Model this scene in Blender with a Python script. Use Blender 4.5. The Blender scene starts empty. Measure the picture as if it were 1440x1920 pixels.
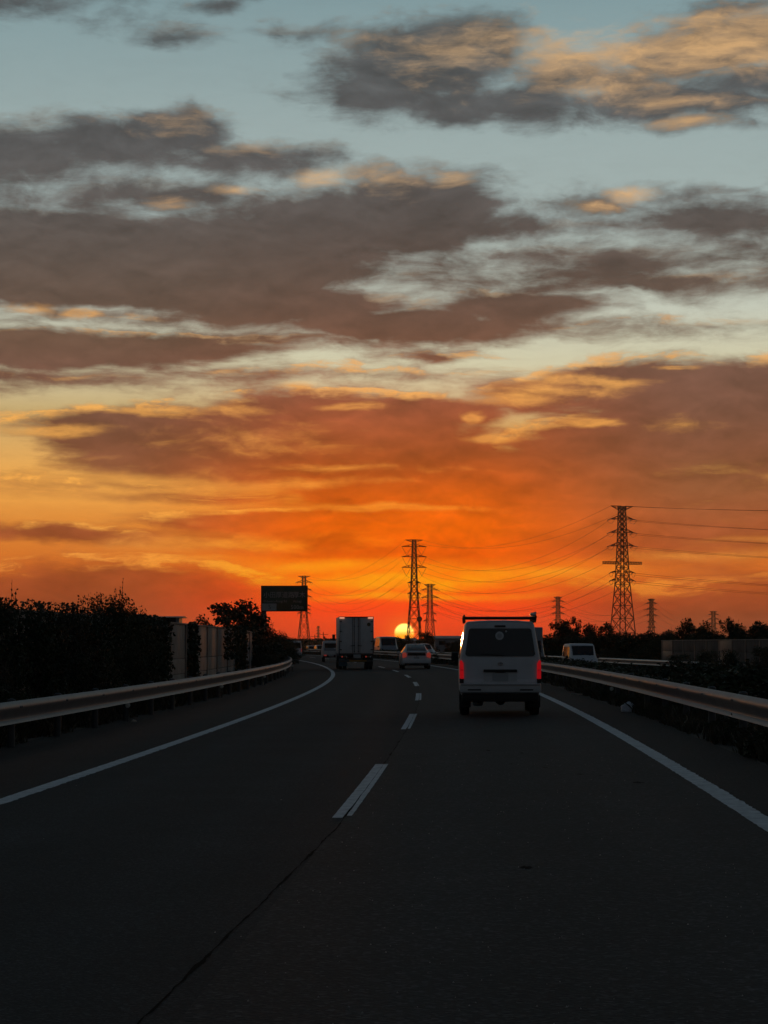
import bpy, bmesh, math, random
from mathutils import Vector, Matrix, noise as mnoise
random.seed(7)
SC = bpy.context.scene
COL = SC.collection
PI = math.pi

# ------------------------------------------------------------------ camera
F_PX = 4100.0            # focal length in pixels of the 1440 px wide photograph (a 3x phone lens)
HORIZON = 1207.0
CAM_H = 1.505
cam_data = bpy.data.cameras.new('camera')
cam_data.sensor_fit = 'HORIZONTAL'; cam_data.sensor_width = 36.0
cam_data.lens = 36.0 * F_PX / 1440.0
cam_data.clip_start = 0.1; cam_data.clip_end = 40000.0
cam = bpy.data.objects.new('camera', cam_data); COL.objects.link(cam)
cam.location = (0, 0, CAM_H)
cam.rotation_euler = (PI / 2 + math.atan((HORIZON - 960) / F_PX), 0, 0)
SC.camera = cam

SC.view_settings.view_transform = 'Standard'
SC.view_settings.look = 'None'
SC.view_settings.exposure = 0.0
SC.view_settings.gamma = 1.0
SC.view_settings.use_curve_mapping = False
SC.render.engine = 'CYCLES'
SC.cycles.use_denoising = True
SC.cycles.use_adaptive_sampling = True
SC.cycles.adaptive_threshold = 0.015
SC.cycles.max_bounces = 6
SC.cycles.diffuse_bounces = 3
SC.cycles.glossy_bounces = 3
SC.cycles.transmission_bounces = 4
SC.cycles.transparent_max_bounces = 8
SC.cycles.volume_bounces = 0
SC.cycles.caustics_reflective = False
SC.cycles.caustics_refractive = False
SC.cycles.sample_clamp_indirect = 4.0

# ------------------------------------------------------------------ sun
SUN_AZ, SUN_EL = 0.53, 0.27          # degrees, azimuth to the right of +Y
def lin(c):
    c = c / 255.0
    return c / 12.92 if c <= 0.04045 else ((c + 0.055) / 1.055) ** 2.4
def srgb(r, g, b): return (lin(r), lin(g), lin(b), 1.0)
sun_data = bpy.data.lights.new('sun', 'SUN')
sun_data.energy = 0.32; sun_data.angle = math.radians(0.53); sun_data.color = (1.0, 0.33, 0.09)
sun = bpy.data.objects.new('sun', sun_data); COL.objects.link(sun)
_a, _e = math.radians(SUN_AZ), math.radians(SUN_EL)
_d = Vector((math.sin(_a) * math.cos(_e), math.cos(_a) * math.cos(_e), math.sin(_e)))
sun.rotation_euler = (-_d).to_track_quat('-Z', 'Y').to_euler()

# ------------------------------------------------------------------ world: dusk sky with cloud banks
world = bpy.data.worlds.new('World'); SC.world = world; world.use_nodes = True
NT = world.node_tree
for n in list(NT.nodes): NT.nodes.remove(n)
def nd(kind, **kw):
    n = NT.nodes.new(kind)
    for k, v in kw.items(): setattr(n, k, v)
    return n
def plug(sock, v):
    if isinstance(v, (int, float)): sock.default_value = v
    elif isinstance(v, (tuple, list)): sock.default_value = v
    else: NT.links.new(v, sock)
def M(op, a, b=None, c=None, clamp=False):
    n = nd('ShaderNodeMath', operation=op, use_clamp=clamp)
    plug(n.inputs[0], a)
    if b is not None: plug(n.inputs[1], b)
    if c is not None: plug(n.inputs[2], c)
    return n.outputs[0]
def SM(x, lo, hi, a=0.0, b=1.0):
    n = nd('ShaderNodeMapRange', interpolation_type='SMOOTHSTEP')
    plug(n.inputs['Value'], x); plug(n.inputs['From Min'], lo); plug(n.inputs['From Max'], hi)
    plug(n.inputs['To Min'], a); plug(n.inputs['To Max'], b)
    return n.outputs['Result']
def XYZ(x, y, z):
    n = nd('ShaderNodeCombineXYZ'); plug(n.inputs[0], x); plug(n.inputs[1], y); plug(n.inputs[2], z); return n.outputs[0]
def VM(op, a, b=None):
    n = nd('ShaderNodeVectorMath', operation=op); plug(n.inputs[0], a)
    if b is not None: plug(n.inputs[1], b)
    return n.outputs['Value'] if op in ('LENGTH', 'DOT_PRODUCT', 'DISTANCE') else n.outputs[0]
def MIX(f, a, b, blend='MIX'):
    n = nd('ShaderNodeMix', data_type='RGBA', blend_type=blend); n.clamp_factor = True
    plug(n.inputs[0], f); plug(n.inputs[6], a); plug(n.inputs[7], b); return n.outputs[2]
def NOISE(vec, detail=8, rough=0.55, scale=1.0, dist=0.0, lac=2.0):
    n = nd('ShaderNodeTexNoise'); n.noise_dimensions = '3D'
    plug(n.inputs['Vector'], vec); plug(n.inputs['Scale'], scale); plug(n.inputs['Detail'], detail)
    plug(n.inputs['Roughness'], rough); plug(n.inputs['Lacunarity'], lac); plug(n.inputs['Distortion'], dist)
    return n
def RAMP(x, stops, top):
    n = nd('ShaderNodeValToRGB'); cr = n.color_ramp; cr.interpolation = 'LINEAR'
    stops = sorted(stops)
    while len(cr.elements) < len(stops): cr.elements.new(0.5)
    for el, (p, c) in zip(cr.elements, stops):
        el.position = p / top; el.color = srgb(*c)
    plug(n.inputs[0], M('DIVIDE', x, top, clamp=True)); return n.outputs[0]

tc = nd('ShaderNodeTexCoord')
sep = nd('ShaderNodeSeparateXYZ'); NT.links.new(tc.outputs['Generated'], sep.inputs[0])
dx, dy, dz = sep.outputs
AZ = M('MULTIPLY', M('ARCTAN2', dx, dy), 180 / PI)
EL = M('MULTIPLY', M('ARCSINE', dz), 180 / PI)
hyp = M('MAXIMUM', M('SQRT', M('ADD', M('MULTIPLY', dx, dx), M('MULTIPLY', dy, dy))), 0.02)
PX = M('MULTIPLY', M('DIVIDE', dx, hyp), 180 / PI)      # 1 unit = 1 degree round the horizon, without a seam
PY = M('MULTIPLY', M('DIVIDE', dy, hyp), 180 / PI)
SUNDIST = M('SQRT', M('ADD', M('POWER', M('SUBTRACT', AZ, SUN_AZ), 2), M('POWER', M('SUBTRACT', EL, SUN_EL), 2)))
DAZ = M('ABSOLUTE', M('SUBTRACT', AZ, SUN_AZ))
ELP = M('MAXIMUM', EL, 0.0)

# turbulence: puffs high up, long streaks low over the horizon
low = SM(EL, 12.0, 5.0)
warp = NOISE(XYZ(M('MULTIPLY', PX, 0.30), M('MULTIPLY', PY, 0.30), M('MULTIPLY', EL, 0.55)), 5, 0.55)
wsep = nd('ShaderNodeSeparateColor'); NT.links.new(warp.outputs['Color'], wsep.inputs[0])
wx = M('SUBTRACT', wsep.outputs[0], 0.5); wy = M('SUBTRACT', wsep.outputs[1], 0.5)
puff = NOISE(XYZ(M('ADD', M('MULTIPLY', PX, 0.42), M('MULTIPLY', wx, 0.9)), M('MULTIPLY', PY, 0.42), M('ADD', M('MULTIPLY', EL, 0.80), M('MULTIPLY', wy, 0.9))), 8, 0.56).outputs['Fac']
streak = NOISE(XYZ(M('ADD', M('MULTIPLY', PX, 0.17), M('MULTIPLY', wx, 0.6)), M('MULTIPLY', PY, 0.17), M('ADD', M('MULTIPLY', EL, 1.25), M('MULTIPLY', PX, 0.05))), 8, 0.62).outputs['Fac']
fine = NOISE(XYZ(M('ADD', M('MULTIPLY', PX, 0.75), M('MULTIPLY', wy, 2.5)), M('MULTIPLY', PY, 0.75), M('ADD', M('MULTIPLY', EL, 3.2), M('MULTIPLY', wx, 2.5))), 6, 0.66).outputs['Fac']
lump = NOISE(XYZ(M('ADD', M('MULTIPLY', PX, 0.85), M('MULTIPLY', wy, 2.2)), M('MULTIPLY', PY, 0.85), M('ADD', M('MULTIPLY', EL, 1.9), M('MULTIPLY', wx, 2.2))), 6, 0.52).outputs['Fac']
lump_up = NOISE(XYZ(M('ADD', M('MULTIPLY', PX, 0.85), M('MULTIPLY', wy, 2.2)), M('MULTIPLY', PY, 0.85), M('ADD', M('MULTIPLY', M('ADD', EL, 0.20), 1.9), M('MULTIPLY', wx, 2.2))), 6, 0.52).outputs['Fac']
RELIEF = M('SUBTRACT', lump, lump_up)
n_mix = nd('ShaderNodeMix', data_type='FLOAT'); plug(n_mix.inputs[0], low); plug(n_mix.inputs[2], puff); plug(n_mix.inputs[3], streak)
NZ = M('SUBTRACT', M('ADD', M('MULTIPLY', n_mix.outputs[0], 0.72), M('MULTIPLY', fine, 0.28)), 0.5)

# cloud banks: (x, y, half width, half height, weight) read off the photograph, turned into degrees of azimuth and elevation
def deg(px, py): return ((px - 720) / 71.56, (HORIZON - py) / 71.56)
WV = XYZ(M('ADD', AZ, M('MULTIPLY', wx, 2.0)), M('ADD', EL, M('MULTIPLY', wy, 0.9)), 0.0)
def bank_field(banks, vec, soft=0.12, start=-0.55):
    D = None; vec0 = vec
    for i, (x, y, rx, ry, w) in enumerate(banks):
        a, e = deg(x, y)
        if i and i % 3 == 0:            # evaluated three at a time: keeps the shader's stack small
            n = nd('ShaderNodeVectorMath', operation='MULTIPLY_ADD')
            plug(n.inputs[0], D); n.inputs[1].default_value = (1e-9, 1e-9, 1e-9); plug(n.inputs[2], vec0); vec = n.outputs[0]
        n = nd('ShaderNodeVectorMath', operation='MULTIPLY_ADD'); sx, sy = 71.56 / rx, 71.56 / ry
        plug(n.inputs[0], vec); n.inputs[1].default_value = (sx, sy, 0); n.inputs[2].default_value = (-a * sx, -e * sy, 0)
        v = M('MULTIPLY_ADD', VM('LENGTH', n.outputs[0]), -w, w)
        D = M('MAXIMUM', v, start) if D is None else M('SMOOTH_MAX', D, v, soft)
    return D
BANKS = [
 # upper right
 (690, 165, 120, 90, .9), (840, 115, 190, 85, 1.1), (950, 205, 360, 52, .7), (1130, 160, 260, 65, .6),
 (1280, 125, 220, 62, .7), (1410, 95, 200, 62, .8), (1230, 205, 330, 42, .8), (1430, 178, 220, 40, .8), (1310, 240, 110, 20, .4),
 # upper left
 (30, 320, 240, 70, .7), (210, 290, 190, 62, .8), (310, 255, 130, 55, 1.1), (375, 250, 60, 34, .8), (230, 375, 380, 60, .5), (450, 310, 200, 42, .65),
 # the great bank
 (100, 490, 440, 115, 1.3), (400, 490, 360, 110, 1.3), (590, 430, 230, 95, 1.1), (770, 405, 190, 100, 1.2),
 (220, 550, 520, 48, 1.2), (520, 570, 300, 60, 1.2), (760, 612, 330, 40, 1.0), (960, 580, 260, 40, .75), (60, 660, 400, 52, 1.1), (330, 648, 300, 34, .8), (560, 640, 330, 26, .5),
 (230, 602, 430, 26, .42), (760, 525, 170, 44, .26), (50, 712, 330, 34, .5), (820, 667, 120, 14, .45), (560, 700, 420, 22, .28),
 # right middle
 (950, 432, 260, 38, .6), (1150, 428, 280, 36, .42), (1330, 420, 360, 64, .56), (1180, 495, 480, 70, .46), (1260, 540, 400, 40, .52), (1050, 615, 330, 26, .30),
 (1130, 392, 90, 34, .7), (1380, 365, 170, 14, .3),
 # right lower
 (1250, 735, 220, 75, 1.2), (1400, 745, 260, 90, 1.2), (1040, 745, 210, 40, .6), (1140, 725, 150, 40, .8), (1320, 840, 460, 100, 1.3), (1060, 890, 460, 74, 1.3), (1010, 830, 230, 46, .5),
 # centre lower
 (210, 812, 190, 46, .9), (330, 830, 260, 80, 1.2), (460, 860, 260, 56, 1.1), (570, 790, 260, 72, 1.2), (790, 800, 190, 64, 1.4), (680, 860, 440, 72, 1.3), (900, 910, 460, 84, 1.3), (250, 905, 420, 24, .35),
 # orange sheet over the sun
 (760, 1000, 470, 66, 1.3), (1050, 985, 470, 84, 1.3), (540, 980, 330, 34, .9), (1340, 960, 360, 120, 1.0),
 # left, low
 (230, 1100, 340, 60, 1.0), (60, 1112, 240, 58, .9), (130, 1003, 210, 19, .65), (420, 925, 330, 14, .4), (1230, 1025, 160, 18, .4), (1330, 1130, 360, 60, .5),
 # small high ones
 (410, 30, 60, 20, .6), (450, 12, 60, 18, .6), (350, 85, 110, 26, .5), (20, 20, 240, 70, .5), (520, 80, 130, 18, .25), (1400, 45, 160, 30, .45),
]
D = bank_field(BANKS, WV)
D_UP = bank_field(BANKS, VM('ADD', WV, XYZ(M('MULTIPLY', D, 1e-9), 0.15, 0.0)))       # the same field a little higher: falls off over a cloud's top edge
TOPSIDE = SM(M('SUBTRACT', D, D_UP), 0.015, 0.11)
around = SM(M('ABSOLUTE', AZ), 11.0, 22.0)
high_up = SM(EL, 17.5, 24.0)
D = M('MAXIMUM', D, M('MULTIPLY_ADD', M('MAXIMUM', around, high_up), 0.62, -0.55))
dens = M('ADD', M('MULTIPLY', M('MINIMUM', D, 0.60), 1.0), M('ADD', M('MULTIPLY', NZ, 1.75), M('MULTIPLY', RELIEF, 0.35)))
ALPHA = SM(dens, -0.17, 0.45)
EDGE = M('MULTIPLY', M('MULTIPLY', ALPHA, M('SUBTRACT', 1.0, ALPHA)), 4.0)

CLEAR_C = [(0, (190, 46, 20)), (.35, (236, 46, 0)), (.9, (255, 56, 0)), (1.7, (255, 118, 0)), (2.6, (246, 118, 0)), (4.0, (238, 140, 38)), (5.6, (214, 164, 96)), (7.3, (208, 203, 170)), (8.7, (194, 200, 184)), (11, (160, 175, 172)), (13, (154, 171, 170)), (16.8, (126, 152, 157)), (24, (86, 112, 126)), (38, (50, 68, 82)), (60, (30, 44, 58))]
CLEAR_S = [(0, (100, 48, 36)), (.5, (134, 58, 34)), (1.2, (172, 76, 30)), (2.0, (208, 106, 36)), (3.0, (220, 134, 52)), (4.3, (236, 168, 80)), (6.0, (196, 168, 112)), (7.3, (206, 201, 168)), (8.7, (194, 199, 183)), (11, (160, 175, 172)), (13, (154, 171, 170)), (16.8, (126, 152, 157)), (24, (86, 112, 126)), (38, (50, 68, 82)), (60, (30, 44, 58))]
CLEAR_E = [(0, (60, 55, 55)), (6, (70, 69, 72)), (16, (70, 78, 85)), (30, (50, 64, 76)), (60, (30, 44, 58))]
CLOUD_C = [(0, (186, 46, 20)), (1.0, (246, 56, 0)), (2.0, (244, 88, 0)), (3.0, (240, 98, 0)), (4.0, (208, 86, 16)), (5.0, (162, 74, 34)), (6.0, (158, 78, 50)), (7.0, (130, 76, 58)), (8.0, (106, 70, 55)), (9.5, (86, 68, 60)), (11, (82, 75, 72)), (13, (84, 85, 86)), (17, (82, 88, 90)), (30, (60, 66, 70)), (60, (30, 36, 42))]
CLOUD_S = [(0, (94, 46, 36)), (1.0, (152, 66, 32)), (2.0, (166, 78, 38)), (3.0, (156, 80, 46)), (4.0, (142, 84, 54)), (5.0, (126, 76, 56)), (6.0, (116, 76, 62)), (7.0, (110, 74, 62)), (8.0, (98, 72, 58)), (9.5, (88, 73, 65)), (11, (86, 80, 77)), (13, (85, 86, 87)), (17, (82, 88, 90)), (30, (60, 66, 70)), (60, (30, 36, 42))]
CLOUD_E = [(0, (50, 46, 46)), (10, (57, 55, 57)), (30, (46, 48, 53)), (60, (30, 36, 42))]
side = SM(DAZ, 1.5, 8.0); east = SM(DAZ, 18.0, 80.0)
CLEAR = MIX(east, MIX(side, RAMP(ELP, CLEAR_C, 60), RAMP(ELP, CLEAR_S, 60)), RAMP(ELP, CLEAR_E, 60))
CLOUD = MIX(east, MIX(side, RAMP(ELP, CLOUD_C, 60), RAMP(ELP, CLOUD_S, 60)), RAMP(ELP, CLOUD_E, 60))
# thin veils of cirrus tint the clear air
veil = SM(M('ADD', NZ, M('MULTIPLY', M('SUBTRACT', fine, 0.5), 0.8)), -0.16, 0.30)
CLEAR = MIX(M('MULTIPLY', veil, M('MULTIPLY_ADD', low, 0.12, 0.05)), CLEAR, CLOUD)
# cloud body: slow changes of thickness
tone = M('MULTIPLY_ADD', M('ADD', M('MULTIPLY', RELIEF, -0.75), M('MULTIPLY', M('SUBTRACT', puff, 0.5), 0.9)), -1.0, 0.90)
CLOUDB = MIX(1.0, CLOUD, tone, 'MULTIPLY')
SKY = MIX(M('MULTIPLY', ALPHA, 0.96), CLEAR, CLOUDB)
# sunlit rims and puffs
LITS = [
 (890, 108, 130, 40, .28), (1010, 106, 150, 38, .42), (1160, 125, 220, 66, .75), (1120, 172, 80, 30, .8), (1290, 115, 220, 60, .75), (1410, 88, 200, 55, .85), (1430, 140, 170, 40, .6), (1240, 206, 130, 14, .4), (1300, 242, 70, 11, .6),
 (330, 238, 70, 16, .25), (470, 285, 60, 14, .4), (600, 342, 60, 17, .8), (720, 340, 90, 20, .35), (850, 342, 44, 15, .7), (440, 362, 50, 10, .6), (320, 392, 40, 10, .35), (1125, 394, 56, 16, .8), (1170, 374, 56, 18, .9),
 (158, 598, 46, 13, 1.3), (50, 592, 50, 12, .6), (555, 722, 46, 10, .9),
 (980, 748, 110, 15, .8), (1100, 718, 110, 13, .95), (1050, 738, 130, 16, .6), (1265, 691, 40, 6, 1.2), (1110, 793, 60, 9, 1.0), (1270, 800, 50, 9, .3), (885, 788, 24, 16, 1.1), (920, 824, 60, 9, .9), (110, 812, 110, 12, 1.0), (300, 774, 100, 12, .9), (430, 768, 90, 12, .6), (670, 766, 70, 9, .9), (500, 832, 90, 16, .2), (640, 880, 160, 9, .5), (540, 905, 200, 11, .6), (700, 955, 230, 9, .9), (190, 900, 220, 16, .6),
 (60, 930, 260, 40, .35), (440, 1020, 260, 20, .6), (330, 1048, 160, 8, .7), (740, 1095, 190, 20, 1.1), (620, 1060, 240, 16, .6), (1000, 1075, 300, 18, .6), (1330, 1045, 220, 14, .6), (1400, 1015, 120, 8, .6), (770, 1120, 260, 9, .8),
]
WV2 = XYZ(M('ADD', AZ, M('MULTIPLY', wx, 1.4)), M('ADD', EL, M('MULTIPLY', wy, 0.6)), 0.0)
LD = bank_field(LITS, VM('ADD', WV2, XYZ(M('MULTIPLY', D, 1e-9), 0.0, 0.0)), 0.10, -0.6)
around_lit = M('MULTIPLY_ADD', M('MULTIPLY', M('MAXIMUM', around, high_up), M('SUBTRACT', 1.0, east)), 0.42, -0.6)
LIT = SM(M('ADD', M('MULTIPLY', M('MINIMUM', M('MAXIMUM', LD, around_lit), 0.5), 0.9), M('ADD', M('MULTIPLY', NZ, 1.1), M('ADD', M('MULTIPLY', M('SUBTRACT', fine, 0.5), 0.9), M('MULTIPLY', RELIEF, 0.8)))), -0.20, 1.05)
LITC_C = [(0, (255, 120, 0)), (1.5, (255, 178, 4)), (3, (255, 150, 30)), (5, (255, 168, 72)), (8, (246, 182, 104)), (12, (224, 184, 136)), (17, (222, 180, 128)), (60, (150, 140, 130))]
LITC_S = [(0, (190, 90, 40)), (1.5, (240, 140, 50)), (3, (246, 168, 72)), (5, (252, 180, 84)), (8, (250, 180, 96)), (12, (228, 182, 128)), (17, (228, 180, 122)), (60, (150, 140, 130))]
LITC = MIX(side, RAMP(ELP, LITC_C, 60), RAMP(ELP, LITC_S, 60))
SKY = MIX(M('MULTIPLY', LIT, 0.86), SKY, LITC)
rimw = M('MULTIPLY', M('MULTIPLY', EDGE, M('MULTIPLY', TOPSIDE, SM(EL, 11.0, 5.5, 0.06, 1.0))), M('MULTIPLY', SM(M('ADD', fine, M('MULTIPLY', wx, 0.5)), 0.42, 0.62), M('SUBTRACT', 1.0, east)))
SKY = MIX(M('MULTIPLY', rimw, 0.85), SKY, LITC)
# glow of the low sun in the hazy air, and the disc itself
glow = M('POWER', 2.718, M('MULTIPLY', M('POWER', M('DIVIDE', SUNDIST, 0.75), 2), -1.0))
SKY = MIX(M('MULTIPLY', glow, 0.7), SKY, srgb(255, 58, 0))
bloom = M('POWER', 2.718, M('MULTIPLY', M('POWER', M('DIVIDE', SUNDIST, 0.42), 2), -1.0))
SKY = MIX(M('MULTIPLY', bloom, 0.8), SKY, srgb(255, 104, 0))
disc = SM(SUNDIST, 0.285, 0.215)
disc_col = MIX(SM(M('SUBTRACT', EL, SUN_EL), -0.08, 0.17), (1.8, 0.5, 0.01, 1), (2.6, 1.75, 0.36, 1))
SKY = MIX(disc, SKY, disc_col)
# below the horizon: dull ground haze (hidden by the ground sheet)
SKY = MIX(SM(EL, -0.05, -1.5), SKY, srgb(40, 34, 32))
sky_tex = nd('ShaderNodeTexSky'); sky_tex.sky_type = 'NISHITA'; sky_tex.sun_disc = False
sky_tex.sun_elevation = math.radians(SUN_EL); sky_tex.sun_rotation = math.radians(SUN_AZ); sky_tex.dust_density = 3.0
bg1 = nd('ShaderNodeBackground'); NT.links.new(SKY, bg1.inputs[0]); bg1.inputs[1].default_value = 1.0
bg2 = nd('ShaderNodeBackground'); NT.links.new(sky_tex.outputs[0], bg2.inputs[0]); bg2.inputs[1].default_value = 0.004
addsh = nd('ShaderNodeAddShader'); NT.links.new(bg1.outputs[0], addsh.inputs[0]); NT.links.new(bg2.outputs[0], addsh.inputs[1])
world.cycles.sampling_method = 'MANUAL'; world.cycles.sample_map_resolution = 512
wout = nd('ShaderNodeOutputWorld'); NT.links.new(addsh.outputs[0], wout.inputs[0])

# ------------------------------------------------------------------ helpers
import numpy as np
RNG = np.random.default_rng(11)

def tag(o, label=None, cat=None, group=None, kind=None):
    if label: o['label'] = label
    if cat: o['category'] = cat
    if group: o['group'] = group
    if kind: o['kind'] = kind
    return o
def empty(name, loc=(0, 0, 0), rz=0.0):
    o = bpy.data.objects.new(name, None); COL.objects.link(o)
    o.location = loc; o.rotation_euler = (0, 0, rz); o.empty_display_size = 0.2
    return o
def link(name, mesh, parent=None, loc=None, rz=None, scale=None):
    o = bpy.data.objects.new(name, mesh); COL.objects.link(o)
    if parent is not None: o.parent = parent
    if loc is not None: o.location = loc
    if rz is not None: o.rotation_euler = (0, 0, rz)
    if scale is not None: o.scale = scale
    return o
def copy_tree(o, parent=None):
    c = o.copy(); COL.objects.link(c); c.parent = parent
    for ch in [k for k in bpy.data.objects if k.parent == o]: copy_tree(ch, c)
    return c

class MB:
    """collects faces, builds ONE mesh object"""
    def __init__(s): s.v = []; s.f = []; s.m = []
    def add(s, vs, fs, mi=0):
        b = len(s.v); s.v += [tuple(p) for p in vs]; s.f += [tuple(i + b for i in f) for f in fs]; s.m += [mi] * len(fs); return s
    def box(s, c, d, mi=0, taper=1.0):
        x, y, z = c; a, b, h = d[0] / 2, d[1] / 2, d[2] / 2; t = taper
        vs = [(x-a, y-b, z-h), (x+a, y-b, z-h), (x+a, y+b, z-h), (x-a, y+b, z-h), (x-a*t, y-b*t, z+h), (x+a*t, y-b*t, z+h), (x+a*t, y+b*t, z+h), (x-a*t, y+b*t, z+h)]
        return s.add(vs, [(0, 3, 2, 1), (4, 5, 6, 7), (0, 1, 5, 4), (1, 2, 6, 5), (2, 3, 7, 6), (3, 0, 4, 7)], mi)
    def bbox(s, c, d, bev=0.02, mi=0):
        """box with chamfered edges"""
        bm = bmesh.new(); bmesh.ops.create_cube(bm, size=1)
        bmesh.ops.scale(bm, vec=d, verts=bm.verts); bmesh.ops.bevel(bm, geom=bm.edges[:], offset=min(bev, min(d) * .45), segments=2, profile=.6, affect='EDGES')
        bmesh.ops.translate(bm, vec=c, verts=bm.verts); bm.verts.index_update()
        s.add([v.co[:] for v in bm.verts], [[v.index for v in f.verts] for f in bm.faces], mi); bm.free(); return s
    def bar(s, p, q, w, h=None, mi=0):
        p, q = Vector(p), Vector(q); d = (q - p)
        if d.length < 1e-6: return s
        d.normalize(); up = Vector((0, 0, 1)) if abs(d.z) < .9 else Vector((0, 1, 0))
        a = d.cross(up).normalized() * (w / 2); b = a.normalized().cross(d).normalized() * ((h or w) / 2)
        vs = [p-a-b, p+a-b, p+a+b, p-a+b, q-a-b, q+a-b, q+a+b, q-a+b]
        return s.add(vs, [(0, 1, 2, 3), (7, 6, 5, 4), (0, 4, 5, 1), (1, 5, 6, 2), (2, 6, 7, 3), (3, 7, 4, 0)], mi)
    def tube(s, pts, rad, n=8, caps=True, mi=0):
        pts = [Vector(p) for p in pts]; rads = rad if isinstance(rad, (list, tuple)) else [rad] * len(pts)
        rings = []
        for i, p in enumerate(pts):
            d = (pts[min(i+1, len(pts)-1)] - pts[max(i-1, 0)]).normalized()
            up = Vector((0, 0, 1)) if abs(d.z) < .9 else Vector((1, 0, 0))
            a = d.cross(up).normalized(); b = a.cross(d).normalized()
            rings.append([p + (a * math.cos(2*PI*k/n) + b * math.sin(2*PI*k/n)) * rads[i] for k in range(n)])
        vs = [v for r in rings for v in r]; fs = []
        for i in range(len(rings)-1):
            for k in range(n):
                fs.append((i*n+k, i*n+(k+1) % n, (i+1)*n+(k+1) % n, (i+1)*n+k))
        if caps: fs.append(tuple(range(n-1, -1, -1))); fs.append(tuple((len(rings)-1)*n+k for k in range(n)))
        return s.add(vs, fs, mi)
    def lathe(s, prof, n=20, axis='z', c=(0, 0, 0), mi=0):
        vs = []; fs = []
        for r, h in prof:
            for k in range(n):
                a = 2*PI*k/n; u, v = r*math.cos(a), r*math.sin(a)
                vs.append((c[0]+u, c[1]+v, c[2]+h) if axis == 'z' else (c[0]+h, c[1]+u, c[2]+v) if axis == 'x' else (c[0]+v, c[1]+h, c[2]+u))
        for i in range(len(prof)-1):
            for k in range(n): fs.append((i*n+k, i*n+(k+1) % n, (i+1)*n+(k+1) % n, (i+1)*n+k))
        fs.append(tuple(range(n-1, -1, -1))); fs.append(tuple((len(prof)-1)*n+k for k in range(n)))
        return s.add(vs, fs, mi)
    def grid(s, rows, mi=0, close=False):
        n = len(rows[0]); vs = [p for r in rows for p in r]; fs = []
        for i in range(len(rows)-1):
            for k in range(n if close else n-1): fs.append((i*n+k, i*n+(k+1) % n, (i+1)*n+(k+1) % n, (i+1)*n+k))
        return s.add(vs, fs, mi)
    def prism(s, poly, f, thick, mi=0):
        """outline poly [(x,z)] on the surface y=f(x,z), thickness towards -y"""
        n = len(poly); a = [(x, f(x, z), z) for x, z in poly]; b = [(x, f(x, z) - thick, z) for x, z in poly]
        return s.add(a + b, [tuple(range(n)), tuple(range(2*n-1, n-1, -1))] + [(i, i+n, (i+1) % n+n, (i+1) % n) for i in range(n)], mi)
    def mesh(s, name, mats, smooth=False, angle=None):
        me = bpy.data.meshes.new(name); me.from_pydata(s.v, [], s.f)
        for m in (mats if isinstance(mats, (list, tuple)) else [mats]): me.materials.append(m)
        if any(s.m): me.polygons.foreach_set('material_index', s.m)
        bm = bmesh.new(); bm.from_mesh(me); bmesh.ops.recalc_face_normals(bm, faces=bm.faces); bm.to_mesh(me); bm.free()
        if smooth:
            me.polygons.foreach_set('use_smooth', [True] * len(me.polygons))
            if angle: me.set_sharp_from_angle(angle=math.radians(angle))
        me.update(); return me
    def build(s, name, mats, parent=None, smooth=False, angle=None, loc=None, rz=None):
        return link(name, s.mesh(name, mats, smooth, angle), parent, loc, rz)

def rrect(x0, x1, z0, z1, r=0.05, n=4, xt0=None, xt1=None):
    """rounded (trapezoid) outline; xt0/xt1: x limits at the top"""
    xt0 = x0 if xt0 is None else xt0; xt1 = x1 if xt1 is None else xt1
    out = []
    for (cx, cz, a0) in ((x1-r, z0+r, -90), (xt1-r, z1-r, 0), (xt0+r, z1-r, 90), (x0+r, z0+r, 180)):
        for k in range(n+1):
            a = math.radians(a0 + 90*k/n); out.append((cx + r*math.cos(a), cz + r*math.sin(a)))
    return out

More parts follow.
